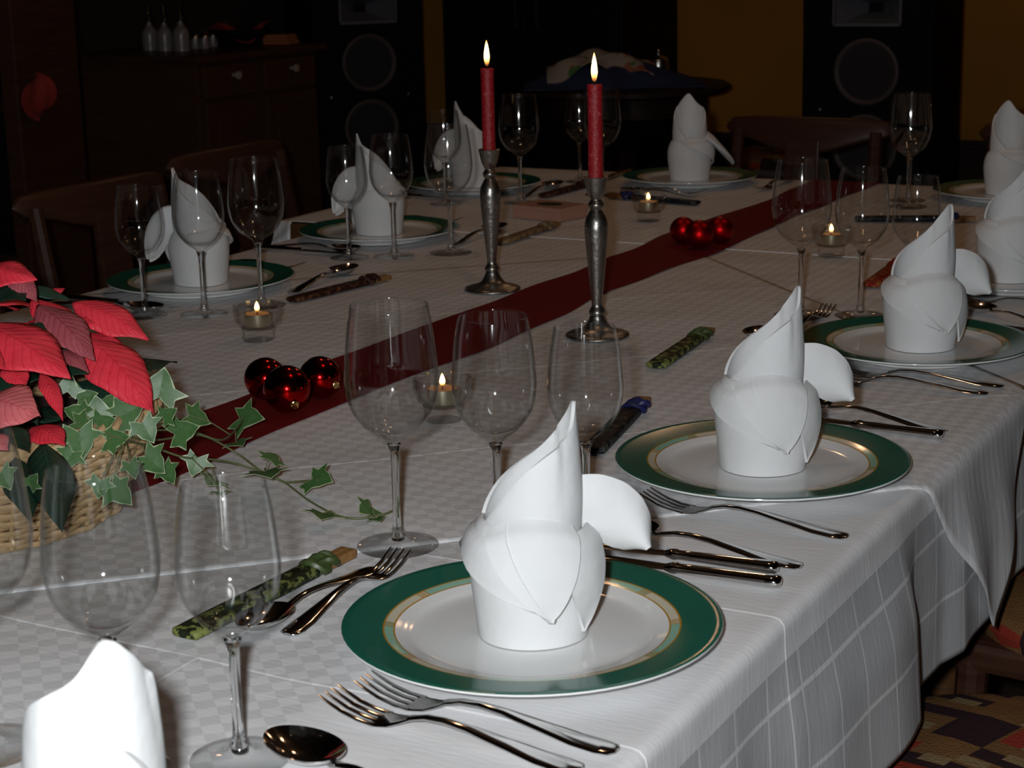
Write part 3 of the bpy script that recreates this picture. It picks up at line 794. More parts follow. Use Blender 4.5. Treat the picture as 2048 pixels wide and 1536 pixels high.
# table end
lay(DSPOON, (-1.53, 3.655), (-1.73, 3.665), 'dessert spoon ' + w_('F'))
lay(DFORK, (-1.72, 3.685), (-1.53, 3.69), 'dessert fork ' + w_('F'))
lay(CHOP['navy'], (-1.480, 3.545), (-1.73, 3.585), 'dark navy chopstick pouch behind a tealight ' + w_('F'))
lay(FORK, (-1.43, 3.985), (-1.43, 3.80), 'dinner fork ' + w_('F'))
lay(KNIFE, (-1.845, 3.99), (-1.845, 3.80), 'table knife ' + w_('F'))
lay(FORK, (-.70, 3.985), (-.70, 3.80), 'dinner fork ' + w_('R5'))

# ================================================================== candlesticks and candles
def flame_mesh(h, r_):
    return MB().lathe(spl2([(0, 0), (r_ * .55, h * .06), (r_ * .95, h * .25), (r_, h * .40), (r_ * .72, h * .65), (r_ * .35, h * .87), (0, h)], 5), 20)
def make_stick():
    t = thing('candlestick', label='-', cat='candlestick', group='pewter candlesticks')
    K = 0.000333
    MB().lathe([(0, 0), (.0450, 0), (.0465, .0015), (.0460, .0035)] + spl2([(.042, .0055), (.030, .0085), (.020, .0135), (.0135, .022), (.0105, .030)], 4) + [(0, .030)], 48).build('base', 'pewter', t, sharp=60)
    MB().lathe([(0, .029)] + spl2([(.0100, .030), (.0120, .0345), (.0108, .039), (.0078, .045), (.0085, .058), (.0115, .090), (.0150, .128), (.0167, .155), (.0155, .168), (.0110, .178), (.0080, .183)], 5) + [(0, .184)], 36).build('shaft', 'pewter', t, sharp=60)
    MB().lathe([(0, .182)] + spl2([(.0080, .183), (.0108, .188), (.0110, .192), (.0076, .1975), (.0085, .200), (.0125, .208), (.0150, .218), (.0172, .2285)], 5) + [(.0176, .2300), (.0165, .2305), (.0118, .2300), (.0112, .222), (0, .222)], 36).build('cup', 'pewter', t, sharp=60)
    return t
STICK = Proto(make_stick())
def make_candle():
    t = thing('taper_candle', label='-', cat='candle', group='lit red taper candles')
    MB().lathe([(0, 0), (.0105, 0), (.0106, .03), (.0104, .09), (.0106, .128), (.0110, .1345), (.0104, .1362), (.006, .1345), (0, .1340)], 28).build('wax_body', 'red_wax', t, sharp=60)
    MB().tube([(0, 0, .133), (.0004, 0, .139), (.0012, 0, .1445)], .0009, 6).build('wick', 'wick', t)
    f = flame_mesh(.0410, .0044).build('flame', 'flame', t); f.location = (.0004, 0, .1395)
    return t
CAND = Proto(make_candle())
for (x, y), ln in (((-1.426, 2.546), 'standing farther off, behind the ribbon'), ((-1.113, 2.293), 'standing nearer, beyond the glasses')):
    STICK.at((x, y, PZ), 0, 'slim pewter candlestick ' + ln)
    CAND.at((x, y, PZ + .2225), random.uniform(0, 6), 'lit red taper candle in the candlestick ' + ln)

# ================================================================== tealights
def make_holder():
    t = thing('tealight_holder', label='-', cat='candle holder', group='faceted glass tealight holders')
    MB().lathe([(0, 0), (.0225, 0), (.0240, .002), (.0232, .012), (.0250, .0185), (.0, .0185)], 12).build('foot', 'thin_glass', t, smooth=False)
    MB().lathe([(0, .0190), (.0252, .0190), (.0330, .0270), (.0352, .0400), (.0355, .0520), (.0345, .0530), (.0330, .0520), (.0325, .0400), (.0305, .0290), (.0225, .0215), (0, .0215)], 12).build('cup', 'thin_glass', t, smooth=False)
    return t
def make_tealight():
    t = thing('tealight', label='-', cat='candle', group='lit tealights')
    MB().lathe([(0, 0), (.0188, 0), (.0192, .001), (.0192, .0175), (.0198, .0180), (.0186, .0178), (.0184, .015), (0, .015)], 32).build('metal_case', 'tealight_metal', t, sharp=50)
    MB().lathe([(0, .0151), (.0183, .0151), (.0183, .0165), (.010, .0160), (0, .0158)], 28).build('wax', 'tealight_wax', t)
    MB().tube([(0, 0, .0155), (.0002, 0, .021)], .0007, 6).build('wick', 'wick', t)
    f = flame_mesh(.0165, .0036).build('flame', 'flame', t); f.location = (0, 0, .0195)
    return t
HOLD, TEA = Proto(make_holder()), Proto(make_tealight())
for x, y, wd in ((-1.557, 2.080, 'between the poinsettia and the sideboard row'), (-1.080, 1.800, 'seen between the two big front glasses'),
                 (-1.490, 3.311, 'in front of the table-end plate'), (-1.020, 3.053, 'behind the three glasses of the third place')):
    HOLD.at((x, y, PZ), random.uniform(0, 1), 'faceted clear glass tealight holder ' + wd)
    TEA.at((x, y, PZ + .0216), 0, 'small lit tealight ' + wd)

# ================================================================== baubles
def make_ball(mat, r_, tilt):
    t = thing('christmas_bauble', label='-', cat='ornament', group='red baubles on the ribbon')
    MB().lathe([(r_ * math.sin(PI * i / 24), -r_ * math.cos(PI * i / 24)) for i in range(25)], 40).build('ball', mat, t)
    m = MB(); m.lathe([(0, r_ * .96), (r_ * .20, r_ * .965), (r_ * .20, r_ * 1.12), (r_ * .17, r_ * 1.15), (0, r_ * 1.15)], 16)
    m.tube([(r_ * .13 * math.cos(a), 0, r_ * 1.22 + r_ * .13 * math.sin(a)) for a in [2 * PI * i / 14 for i in range(14)]], r_ * .025, 5, True)
    c = m.build('cap', 'gold', t, sharp=40)
    for o in kids(t): o.rotation_euler = tilt
    return t
for x, y, rr, mat, tl, wd in (
    (-1.333, 1.790, .0268, 'bauble_gloss', (-1.9, .3, 0), 'glossy red bauble of the front trio, on the poinsettia side'),
    (-1.270, 1.748, .0292, 'bauble_gloss', (2.0, 0, .9), 'glossy red bauble in front of its trio by the poinsettia'),
    (-1.272, 1.822, .0270, 'bauble_gloss', (0, 1.75, -.25), 'glossy red bauble of the front trio, beside the gold cap'),
    (-1.312, 3.072, .0250, 'bauble_matt', (-2.0, .4, 0), 'matt red bauble of the far trio, by the candle'),
    (-1.262, 3.029, .0265, 'bauble_matt', (-1.8, 0, 0), 'matt red bauble in front of the far trio'),
    (-1.249, 3.098, .0252, 'bauble_matt', (-1.8, .9, 0), 'matt red bauble of the far trio, towards the glasses')):
    b_ = make_ball(mat, rr, tl); b_.location = (x, y, PZ + .0016 + rr); b_['label'] = wd

# small card box
t = thing('card_box', (-1.700, 3.285, PZ), R(-12), 'small pinkish card box with a dark oval on its lid behind a candlestick', 'box')
MB().box((-.062, -.045, 0), (.062, .045, .020), .0015).build('box_body', 'box_card', t, smooth=False)
MB().box((-.063, -.046, .0195), (.063, .046, .027), .0015).build('lid', 'box_card', t, smooth=False)
MB().lathe([(0, .0270), (.030, .0270), (.030, .0276), (0, .0276)], 28, False, 1.0, .7).build('oval_print', 'dark_print', t)

# ================================================================== wicker basket with poinsettia and ivy
BC = Vector((-1.335, 1.285, PZ))
bk = thing('wicker_basket', BC, 0, 'round pale wicker basket holding the red poinsettia', 'basket')
NS = 34
def brad(z): return 0.150 + 0.040 * smooth01(z / 0.105) 
for k in range(NS):
    a = 2 * PI * k / NS
    MB().tube([((brad(z)) * math.cos(a), (brad(z)) * math.sin(a), z) for z in (0.004, .03, .06, .09, .108)], .0028, 6).build('stake', 'wicker', bk)
nr = 20
for i in range(nr):
    z = 0.006 + i * 0.1 / (nr - 1); n = NS * 4
    MB().tube([((brad(z) + .0042 * math.cos(NS / 2 * a + PI * (i % 2))) * math.cos(a), (brad(z) + .0042 * math.cos(NS / 2 * a + PI * (i % 2))) * math.sin(a), z + .0006 * math.sin(5 * a + i)) for a in [2 * PI * q / n for q in range(n)]], .0031, 6, True).build('strand', 'wicker', bk)
for ph in (0, 2 * PI / 3, 4 * PI / 3):
    MB().tube([((brad(.11) + .006 * math.cos(20 * a + ph)) * math.cos(a), (brad(.11) + .006 * math.cos(20 * a + ph)) * math.sin(a), .111 + .005 * math.sin(20 * a + ph)) for a in [2 * PI * q / 160 for q in range(160)]], .0045, 6, True).build('rim_braid', 'wicker', bk)
MB().lathe([(0, 0), (.146, 0), (.150, .004), (0, .006)], 48).build('bottom', 'wicker', bk)
MB().lathe([(0, .088), (.10, .086), (.172, .080), (.172, .07), (0, .07)], 40).build('soil', 'soil', bk)

def leaf_mb(base, tip, hw, nrm, fold=0.25, droop=0.10, lob=0.0, th=0.0005, seed=0):
    base, tip = Vector(base), Vector(tip); ax = tip - base; L = ax.length; ax.normalize()
    side = ax.cross(nrm).normalized(); nn = side.cross(ax).normalized()
    rnd = random.Random(seed); tw = rnd.uniform(-.3, .3); wv = rnd.uniform(0, 6)
    def wid(s): return lerp([(0, .05), (.06, .28), (.2, .78), (.35, 1), (.5, .97), (.65, .78), (.8, .46), (.92, .16), (1, .0)], s) * (1 + lob * math.sin(s * 16 + wv))
    def P(u_, v_):
        s = u_; t_ = 2 * v_ - 1; w__ = hw * wid(s)
        lift = -abs(t_) * 0 + fold * w__ * abs(t_) + droop * L * math.sin(PI * s) + 0.05 * hw * math.sin(s * 14 + wv) * t_ + tw * t_ * w__ * s
        return base + ax * (L * s) + side * (w__ * t_) + nn * lift
    m = MB(); nu, nv = 18, 9
    m.sheet(P, nu, nv, th)
    mid = [2 * (j / (nv - 1)) - 1 for i in range(nu) for j in range(nv)]; al = [i / (nu - 1) for i in range(nu) for j in range(nv)]
    m.attr = {'mid': mid * 2, 'along': al * 2}
    return m
ps = thing('poinsettia_plant', BC + Vector((0, 0, .082)), 0, 'poinsettia with large red bracts and dark green leaves in the basket', 'plant')
BR=[
 ((-1.2381,1.2226,0.9673),(-1.1271,1.2187,0.9270),0.0292,0),
 ((-1.2411,1.3037,0.9711),(-1.1572,1.2860,0.9262),0.0186,1),
 ((-1.2590,1.3143,0.9738),(-1.1795,1.3063,0.9308),0.0168,0),
 ((-1.2572,1.3708,0.9599),(-1.1767,1.3885,0.9242),0.0193,0),
 ((-1.2097,1.3329,0.9367),(-1.1119,1.3123,0.8723),0.0253,0),
 ((-1.2316,1.3535,0.9328),(-1.1766,1.3622,0.9101),0.0131,0),
 ((-1.2807,1.2649,1.0098),(-1.2121,1.2761,1.0027),0.0197,0),
 ((-1.2451,1.2720,1.0134),(-1.2065,1.2676,0.9829),0.0107,1),
 ((-1.1869,1.1605,0.9143),(-1.1075,1.1547,0.9092),0.0248,2),
 ((-1.2013,1.2588,0.9168),(-1.1482,1.2264,0.8826),0.0080,0),
 ((-1.1693,1.2063,0.8790),(-1.1072,1.1826,0.8754),0.0146,0),
 ((-1.2237,1.2370,0.9292),(-1.1843,1.2196,0.9112),0.0114,0),
 ((-1.2600,1.3409,0.9729),(-1.2618,1.3665,0.9748),0.0041,0),
 ((-1.2016,1.2860,0.9331),(-1.1552,1.2743,0.9177),0.0077,1),
 ((-1.1529,1.1381,0.8909),(-1.1288,1.1339,0.8810),0.0089,2),
 ((-1.2169,1.1870,0.9572),(-1.1683,1.1793,0.9422),0.0116,0),
 ((-1.2701,1.2755,0.9939),(-1.2070,1.2533,0.9879),0.0166,3),
 ((-1.2780,1.3237,0.9823),(-1.2446,1.3552,0.9663),0.0071,3),
 ((-1.2369,1.2800,0.9560),(-1.2083,1.2797,0.9526),0.0069,3),
 ((-1.2233,1.2931,0.9272),(-1.1843,1.3019,0.9313),0.0088,3),
 ((-1.2087,1.2793,0.9165),(-1.1688,1.2890,0.9117),0.0077,3),
 ((-1.2232,1.3205,0.8883),(-1.1599,1.3237,0.8786),0.0148,3),
 ((-1.1700,1.1776,0.8884),(-1.1302,1.1606,0.8715),0.0100,3),
 ((-1.1489,1.1981,0.8690),(-1.0726,1.1328,0.8127),0.0187,3),
 ((-1.1531,1.1662,0.8626),(-1.0979,1.1223,0.8215),0.0151,3),
 ((-1.2455,1.2435,0.9160),(-1.2018,1.2305,0.9012),0.0125,3),
 ((-1.2027,1.3925,0.9028),(-1.1625,1.3743,0.8949),0.0060,3),
 ((-1.1840,1.2199,0.9006),(-1.1650,1.2104,0.8808),0.0065,3),
]

IV=[
 ((-1.1316,1.3480,0.8880),0.0200,(0.038,0.325,0.945),1),
 ((-1.1230,1.3660,0.8400),0.0172,(0.700,0.664,0.264),1),
 ((-1.2350,1.6190,0.7800),0.0210,(0.990,0.141,0.000),0),
 ((-1.2020,1.5570,0.7700),0.0135,(0.844,-0.537,0.000),0),
 ((-1.0830,1.4480,0.7800),0.0198,(0.740,-0.673,0.000),0),
 ((-1.1110,1.4960,0.7800),0.0134,(-0.243,0.970,0.000),0),
 ((-1.0400,1.4770,0.7700),0.0188,(0.990,-0.141,0.000),0),
 ((-0.9830,1.4010,0.7620),0.0159,(0.524,-0.852,0.000),0),
 ((-0.9520,1.4350,0.7620),0.0140,(0.000,-1.000,0.000),0),
 ((-0.9260,1.4120,0.7620),0.0088,(0.789,-0.614,0.000),0),
 ((-1.1290,1.3240,0.8200),0.0170,(0.659,0.307,-0.686),1),
 ((-1.1340,1.3520,0.8000),0.0132,(0.524,0.120,-0.843),1),
 ((-1.1500,1.4170,0.7900),0.0136,(-0.105,-0.418,-0.903),1),
 ((-1.1370,1.4270,0.7700),0.0147,(0.263,-0.965,0.000),0),
 ((-1.1015,1.2419,0.8146),0.0163,(0.662,0.313,-0.681),1),
 ((-1.1136,1.2310,0.8225),0.0115,(0.002,-0.368,-0.930),1),
 ((-1.1380,1.2358,0.8629),0.0183,(0.240,-0.128,-0.962),1),
 ((-1.1320,1.2142,0.8524),0.0124,(-0.259,-0.544,-0.798),1),
 ((-1.1283,1.2716,0.8564),0.0146,(0.729,0.678,0.094),1),
 ((-1.1373,1.3037,0.8727),0.0178,(0.606,0.670,0.429),1),
 ((-1.1645,1.2928,0.8744),0.0149,(-0.230,0.116,0.966),1),
 ((-1.1721,1.2724,0.8766),0.0138,(-0.734,-0.537,0.414),1),
 ((-1.1971,1.2902,0.8967),0.0120,(0.032,0.329,0.944),1),
 ((-1.1867,1.2998,0.8840),0.0130,(0.668,0.695,0.267),1),
 ((-1.1693,1.3154,0.8766),0.0110,(0.284,0.516,0.808),1),
 ((-1.2180,1.5060,0.8100),0.0166,(0.779,0.504,-0.373),1),
 ((-1.1119,1.2992,0.8606),0.0147,(0.475,0.103,-0.874),1),
 ((-1.1561,1.2600,0.8700),0.0137,(0.739,0.532,-0.414),1),
 ((-1.1420,1.2728,0.8703),0.0127,(0.672,0.692,0.265),1),
 ((-1.0976,1.2587,0.8344),0.0106,(0.374,-0.026,-0.927),1),
 ((-1.1160,1.1466,0.8500),0.0083,(0.246,0.555,0.794),1),
 ((-1.1185,1.1159,0.8619),0.0118,(0.462,0.109,-0.880),1),
 ((-1.1150,1.3358,0.8653),0.0109,(0.524,0.627,0.577),1),
 ((-1.1150,1.4100,0.7650),0.0104,(0.707,-0.707,0.000),0),
]
STEMS=[
[(-1.1371,1.2905,0.8540),(-1.1520,1.3580,0.8300),(-1.1690,1.4500,0.8100),(-1.1590,1.4960,0.7800),(-1.1160,1.4800,0.7700),(-1.0890,1.4860,0.7580),(-1.0260,1.4450,0.7560),(-0.9680,1.4180,0.7560),(-0.9400,1.4390,0.7560),(-0.9370,1.4670,0.7560)] ,
[(-1.1207,1.2783,0.8540),(-1.1580,1.3640,0.8200),(-1.1520,1.4030,0.8000),(-1.1560,1.4650,0.7800),(-1.1420,1.4970,0.7650),(-1.0890,1.4860,0.7580)] ,
[(-1.1355,1.3184,0.8572),(-1.1235,1.3417,0.8578),(-1.1291,1.3501,0.8705),(-1.1303,1.3490,0.8833)] ,
[(-1.1285,1.3244,0.8515),(-1.1650,1.4290,0.8200),(-1.1600,1.4720,0.8000),(-1.2040,1.5560,0.7850),(-1.2340,1.6100,0.7800)] ,
[(-1.0890,1.4860,0.7580),(-1.0670,1.4870,0.7620),(-1.0390,1.4750,0.7700)] ,
]

toc = (CAM - BC); toc.normalize()
POB = ps.location.copy()
heads = [Vector((-1.300, 1.270, PZ + .225)), Vector((-1.225, 1.335, PZ + .195)), Vector((-1.235, 1.215, PZ + .170)), Vector((-1.42, 1.30, PZ + .215)), Vector((-1.39, 1.22, PZ + .19))]
for i, (b_, q, hw, kd) in enumerate(BR):
    nrm = (Vector((0, 0, .55)) + toc * .75 + (Vector(q) - BC).normalized() * .25).normalized()
    m = leaf_mb(Vector(b_) - POB, Vector(q) - POB, hw * 1.14, nrm, fold=-.32 if kd < 3 else -.15, droop=.10 if kd < 3 else .05, lob=.05, seed=i)
    m.build(('bract', 'bract', 'bract', 'leaf')[kd], ('bract_red', 'bract_back', 'bract_pink', 'poinsettia_green')[kd], ps, sharp=None)
for hi, hd in enumerate(heads):            # bracts turned away from the view and the rest of each flower head
    for k in range(7):
        a = 2 * PI * k / 7 + hi; d = Vector((math.cos(a), math.sin(a), -.25 + .2 * ((k * 3 + hi) % 3)))
        if hi < 3 and d.dot(Vector((.75, -.1, 0))) > -.25: continue
        L = .085 + .02 * ((k + hi) % 3)
        leaf_mb(hd + d * .012 - POB, hd + d * L - POB, .026, (Vector((0, 0, 1)) - d * .2).normalized(), -.3, .08, .05, seed=90 + hi * 9 + k).build('bract', 'bract_red', ps, sharp=None)
    for k in range(5):
        a = 2 * PI * k / 5 + hi * 1.3; d = Vector((math.cos(a), math.sin(a), -.12))
        if hi < 3 and d.dot(Vector((.9, -.35, 0))) > .1: continue
        p0 = hd - Vector((0, 0, .045)); L = .12
        leaf_mb(p0 - POB, p0 + d * L - POB, .034, Vector((0, 0, 1)), -.15, .06, .08, seed=190 + hi * 9 + k).build('leaf', 'poinsettia_green', ps, sharp=None)
    MB().tube([Vector((BC.x + (hd.x - BC.x) * .35, BC.y + (hd.y - BC.y) * .35, BC.z + .08)) - POB, (BC + hd) / 2 + Vector((0, 0, .03)) - POB, hd - POB], .0035, 8).build('stalk', 'plant_stem', ps)
    m = MB()
    for k in range(7):
        a = k * 2.4; r_ = .0022 * math.sqrt(k)
        c = hd - POB + Vector((r_ * math.cos(a) * 1.6, r_ * math.sin(a) * 1.6, .004))
        m.lathe([(.0026 * math.sin(PI * q / 6), -.0032 * math.cos(PI * q / 6)) for q in range(7)], 8, c=c)
    m.build('flower_bud', 'bud', ps)

iv = thing('ivy_plant', BC + Vector((.14, .03, .082)), 0, 'variegated ivy trailing from the basket across the white cloth', 'plant')
IVB = iv.location.copy()
out2 = [(0, 0), (-.18, .22), (-.34, .52), (-.02, .50), (.20, .86), (.34, .46), (.60, .34), (.80, .16), (1.0, 0)]
def ivy_mesh(seed):
    rnd = random.Random(seed); m = MB(); pts = []
    for (x, y) in out2: pts.append((x, y * rnd.uniform(.9, 1.1)))
    for (x, y) in reversed(out2[1:-1]): pts.append((x * rnd.uniform(.95, 1.05), -y * rnd.uniform(.9, 1.1)))
    # refine and round the outline
    ref = []
    for i in range(len(pts)):
        a, b_ = Vector(pts[i]), Vector(pts[(i + 1) % len(pts)])
        ref += [a, a.lerp(b_, .5)]
    cen = Vector((.28, 0)); rings = [0.25, 0.55, 0.82, 1.0]; n = len(ref)
    def h(p): return .10 * abs(p.y) - .16 * max(0, p.x - .3) ** 2 - .10 * p.y ** 2
    m.v.append((cen.x, cen.y, 0)); e = [0.0]
    for r_ in rings:
        for p in ref:
            q = cen + (p - cen) * r_; m.v.append((q.x, q.y, h(q))); e.append(r_)
    for k in range(n):
        k2 = (k + 1) % n; m.f.append((0, 1 + k, 1 + k2))
        for i in range(3): m.f.append((1 + i * n + k, 1 + (i + 1) * n + k, 1 + (i + 1) * n + k2, 1 + i * n + k2))
    N = len(m.v)
    m.v += [(x, y, z - .02) for x, y, z in m.v]; m.f += [tuple(reversed([i + N for i in f])) for f in m.f]
    for k in range(n):
        a, b_ = 1 + 3 * n + k, 1 + 3 * n + (k + 1) % n; m.f.append((a, a + N, b_ + N, b_))
    m.attr = {'edge': e * 2}
    return m.mesh('ivy_leaf', 'ivy_leaf', True, 60)
IVM = [ivy_mesh(s) for s in range(5)]
for i, (c, sz, tip, mode) in enumerate(IV):
    tip = Vector(tip)
    nrm = Vector((0, 0, 1)) + toc * 1.5 if mode == 0 else toc + Vector((0, 0, .55)) + Vector((random.uniform(-.35, .35), random.uniform(-.35, .35), random.uniform(-.2, .2)))
    X = tip.normalized(); Y = nrm.cross(X).normalized(); Z = X.cross(Y).normalized()
    if mode == 0: X = (X + Vector((0, 0, .10))).normalized(); Y = Z.cross(X).normalized(); Z = X.cross(Y).normalized()
    o = put('leaf', IVM[i % 5], iv); S = sz * 1.55
    org = Vector(c) - X * .3 * S - IVB
    o.matrix_local = Matrix(((X.x * S, Y.x * S, Z.x * S, org.x), (X.y * S, Y.y * S, Z.y * S, org.y), (X.z * S, Y.z * S, Z.z * S, org.z), (0, 0, 0, 1)))
    # leaf stalk down to the nearest vine
    best = min((Vector(p) for st in STEMS for p in spline(st, 5)), key=lambda p: (p - (org + IVB)).length)
    if (best - org - IVB).length < .06:
        mid = (org + best - IVB) / 2 + Vector((0, 0, .004))
        MB().tube([org, mid, best - IVB], .0007, 5).build('leaf_stalk', 'plant_stem', iv)
for st in STEMS:
    MB().tube([p - IVB for p in spline(st, 6)], .0011, 6).build('vine', 'plant_stem', iv)
MB().tube([Vector((-.03, -.02, -.004)), Vector((-.01, 0, .01)), Vector(STEMS[0][0]) - IVB], .0014, 6).build('vine', 'plant_stem', iv)

# ================================================================== chairs
def make_chair():
    t = thing('dining_chair', label='-', cat='chair', group='wooden chairs round the table')
    # local: seat faces -X (towards the table), back at +X
    def seat(u_, v_):
        a = 2 * PI * u_; e = 2.8; c, s = math.cos(a), math.sin(a)
        r_ = (abs(c) ** e + abs(s) ** e) ** (-1 / e)
        k = v_ * 5; prof = [(0.0, .500), (.45, .4985), (.80, .488), (.97, .470), (1.0, .452), (.98, .434)]
        i = min(int(k), 4); f = k - i
        q = prof[i][0] * (1 - f) + prof[i + 1][0] * f; z = prof[i][1] * (1 - f) + prof[i + 1][1] * f
        return (.215 * r_ * q * c, .220 * r_ * q * s * (1 - .06 * c), z)
    MB().grid(seat, 48, 21, cu=True).build('seat_cushion', 'tapestry', t, sharp=None)
    MB().box((-.205, -.205, .395), (.205, .205, .436), .012).build('seat_frame', 'chair_wood', t, smooth=False)
    for sy in (-1, 1):
        MB().tube([(-.185, sy * .190, 0), (-.188, sy * .190, .2), (-.180, sy * .185, .41)], [.015, .018, .021], 10).build('leg', 'chair_wood', t)
        MB().tube([(.225, sy * .180, 0), (.198, sy * .182, .2), (.190, sy * .185, .42), (.205, sy * .186, .60), (.245, sy * .182, .82)], [.016, .018, .020, .019, .016], 10).build('back_post', 'chair_wood', t)
        MB().tube([(-.18, sy * .188, .2), (.2, sy * .182, .18)], .010, 8).build('stretcher', 'chair_wood', t)
    def rail(u_, v_):
        y = (2 * u_ - 1) * .225; a = 2 * PI * v_
        top = .855 - .10 * (y / .225) ** 4 * .12; bot = .780 + .022 * math.cos(y / .225 * PI * 1.0) * -1 + .004
        z = (top + bot) / 2 + (top - bot) / 2 * math.copysign(abs(math.sin(a)) ** .6, math.sin(a))
        x = .252 - .9 * (.05 - y * y) * .6 + .011 * math.copysign(abs(math.cos(a)) ** .6, math.cos(a)) + .25 * (z - .82)
        if u_ in (0, 1): x, z = .252 - .9 * (.05 - y * y) * .6, (top + bot) / 2
        return (x + .01, y, z)
    MB().grid(rail, 25, 16, cv=True).build('top_rail', 'chair_wood', t, sharp=60)
    MB().box((-.008, -.045, 0), (.008, .045, .37), .004, Matrix.Rotation(R(4), 3, 'Y'), (.195, 0, .43)).build('splat', 'chair_wood', t, smooth=False)
    return t
CH = Proto(make_chair())
for x, y, rz, wd in ((-.335, 1.715, R(8), 'dining chair with tapestry seat pushed under the second place'), (-.325, 2.33, R(-6), 'dining chair with tapestry seat at the third place'),
                     (-1.545, 4.165, R(90), 'wooden chair with curved top rail at the table end behind the candles'), (-.880, 4.18, R(92), 'wooden chair at the table end before the big loudspeaker'),
                     (-2.245, 2.300, R(182), 'wooden chair behind the poinsettia'), (-2.235, 2.800, R(179), 'wooden chair at the middle of the sideboard row'),
                     (-2.36, 3.42, R(180), 'wooden chair at the last place of the sideboard row')):
    CH.at((x, y, 0), rz, wd)

# ================================================================== far end of the room
def make_speaker(loc, rz, label):
    t = thing('loudspeaker', loc, rz, label, 'loudspeaker', 'black loudspeakers at the far wall')
    # front faces -Y
    m = MB().box((-.225, .12, 0), (.225, .42, 1.26), .008)
    m.box((-.225, 0, 0), (.225, .12, .995), .006); m.box((-.225, 0, 1.115), (.225, .12, 1.26), .006)
    m.box((-.225, 0, .995), (-.120, .12, 1.115)); m.box((.120, 0, .995), (.225, .12, 1.115))
    m.build('cabinet', 'loudspeaker_black', t, smooth=False)
    for z in (.845, .590):
        m = MB(); m.lathe([(.100, 0), (.112, 0), (.113, .006), (.108, .010), (.100, .009), (.094, .002)], 40)
        cone = MB(); cone.lathe(spl2([(0, .004), (.030, .000), (.034, -.004), (.094, .006)], 4), 40)
        for mb, nm, mt in ((m, 'woofer_ring', 'cone_ring'), (cone, 'woofer_cone', 'cone_grey')):
            mb.v = [(x, -.001 - zz, y + z) for x, y, zz in mb.v]
            mb.build(nm, mt, t, sharp=50)
    h = MB()
    X0, Z0 = .118, .058
    def fr(x, z, s, d): return (x * s, d, 1.055 + z * s)
    h.box((-X0, -.012, 1.055 + Z0 - .012), (X0, -.001, 1.055 + Z0)); h.box((-X0, -.012, 1.055 - Z0), (X0, -.001, 1.055 - Z0 + .010))
    h.box((-X0, -.012, 1.055 - Z0), (-X0 + .007, -.001, 1.055 + Z0)); h.box((X0 - .007, -.012, 1.055 - Z0), (X0, -.001, 1.055 + Z0))
    h.build('horn_frame', 'horn_grey', t, smooth=False)
    g = MB(); q = [(-.113, .004, 1.001), (.113, .004, 1.001), (.113, .004, 1.109), (-.113, .004, 1.109), (-.025, .105, 1.040), (.025, .105, 1.040), (.025, .105, 1.070), (-.025, .105, 1.070)]
    g.add(q, [(0, 1, 5, 4), (1, 2, 6, 5), (2, 3, 7, 6), (3, 0, 4, 7)]); g.build('horn_flare', 'horn_grey', t, smooth=False)
    MB().box((-.026, .104, 1.038), (.026, .118, 1.072)).build('horn_throat', 'black_lacquer', t, smooth=False)
    for x in (-.16, .16):
        for z in (.04, .715, 1.22): MB().lathe([(0, 0), (.007, 0), (.006, .004), (0, .005)], 12).build('bolt', 'light_metal', t).matrix_local = Matrix.Translation((x, -.001, z)) @ Matrix.Rotation(R(90), 4, 'X')
    return t
make_speaker((-1.90, 6.02, 0), R(2), 'tall black loudspeaker with grey horn standing behind the table-end chair')
make_speaker((-3.95, 6.10, 0), R(50), 'tall black loudspeaker with grey horn standing beside the wooden sideboard')

sb = thing('sideboard', (-3.64, 4.64, 0), 0, 'brown wooden sideboard with drawers carrying white bottles', 'sideboard')
MB().box((-.56, 0, .06), (-.02, .66, .945), .004).build('body', 'pale_wood', sb, smooth=False)
MB().box((-.58, -.03, .945), (.02, .69, .970), .008).build('top', 'chair_wood', sb, smooth=False)
MB().box((-.54, .02, 0), (-.05, .64, .06)).build('plinth', 'dark_wood', sb, smooth=False)
for y0 in (.02, .345):
    d = MB().box((-.02, y0, .83), (.0, y0 + .295, .935), .004).build('drawer', 'pale_wood', sb, smooth=False)
    k = MB().lathe([(0, 0), (.007, 0), (.006, .010), (.014, .018), (.013, .026), (0, .029)], 16).build('knob', 'knob_white', d); k.matrix_local = Matrix.Translation((0, y0 + .147, .897)) @ Matrix.Rotation(R(90), 4, 'Y')
    d = MB().box((-.02, y0, .08), (.0, y0 + .295, .815), .004).build('door', 'pale_wood', sb, smooth=False)
    MB().box((-.001, y0 + .05, .13), (.006, y0 + .245, .765), .004).build('door_panel', 'pale_wood', d, smooth=False)
def bottle(x, y, s, label):
    t = thing('condiment_bottle', (x, y, .9705), 0, label, 'bottle', 'pale bottles on the sideboard')
    MB().lathe(spl2([(0, 0), (.024 * s, .0), (.026 * s, .006), (.026 * s, .055 * s), (.018 * s, .072 * s), (.010 * s, .082 * s), (.0095 * s, .092 * s), (0, .092 * s)], 4), 24).build('body', 'white_ceramic', t, sharp=60)
    MB().lathe([(0, .090 * s), (.0115 * s, .090 * s), (.0115 * s, .104 * s), (.006 * s, .110 * s), (.003 * s, .150 * s), (0, .151 * s)], 16).build('pourer', 'bottle_dark', t, sharp=50)
bottle(-4.02, 4.86, 1.0, 'pale oil bottle at the outer end of the sideboard row'); bottle(-3.94, 4.84, 1.0, 'pale oil bottle in the middle of the sideboard row'); bottle(-3.875, 4.845, 1.05, 'pale oil bottle beside the small shakers on the sideboard')
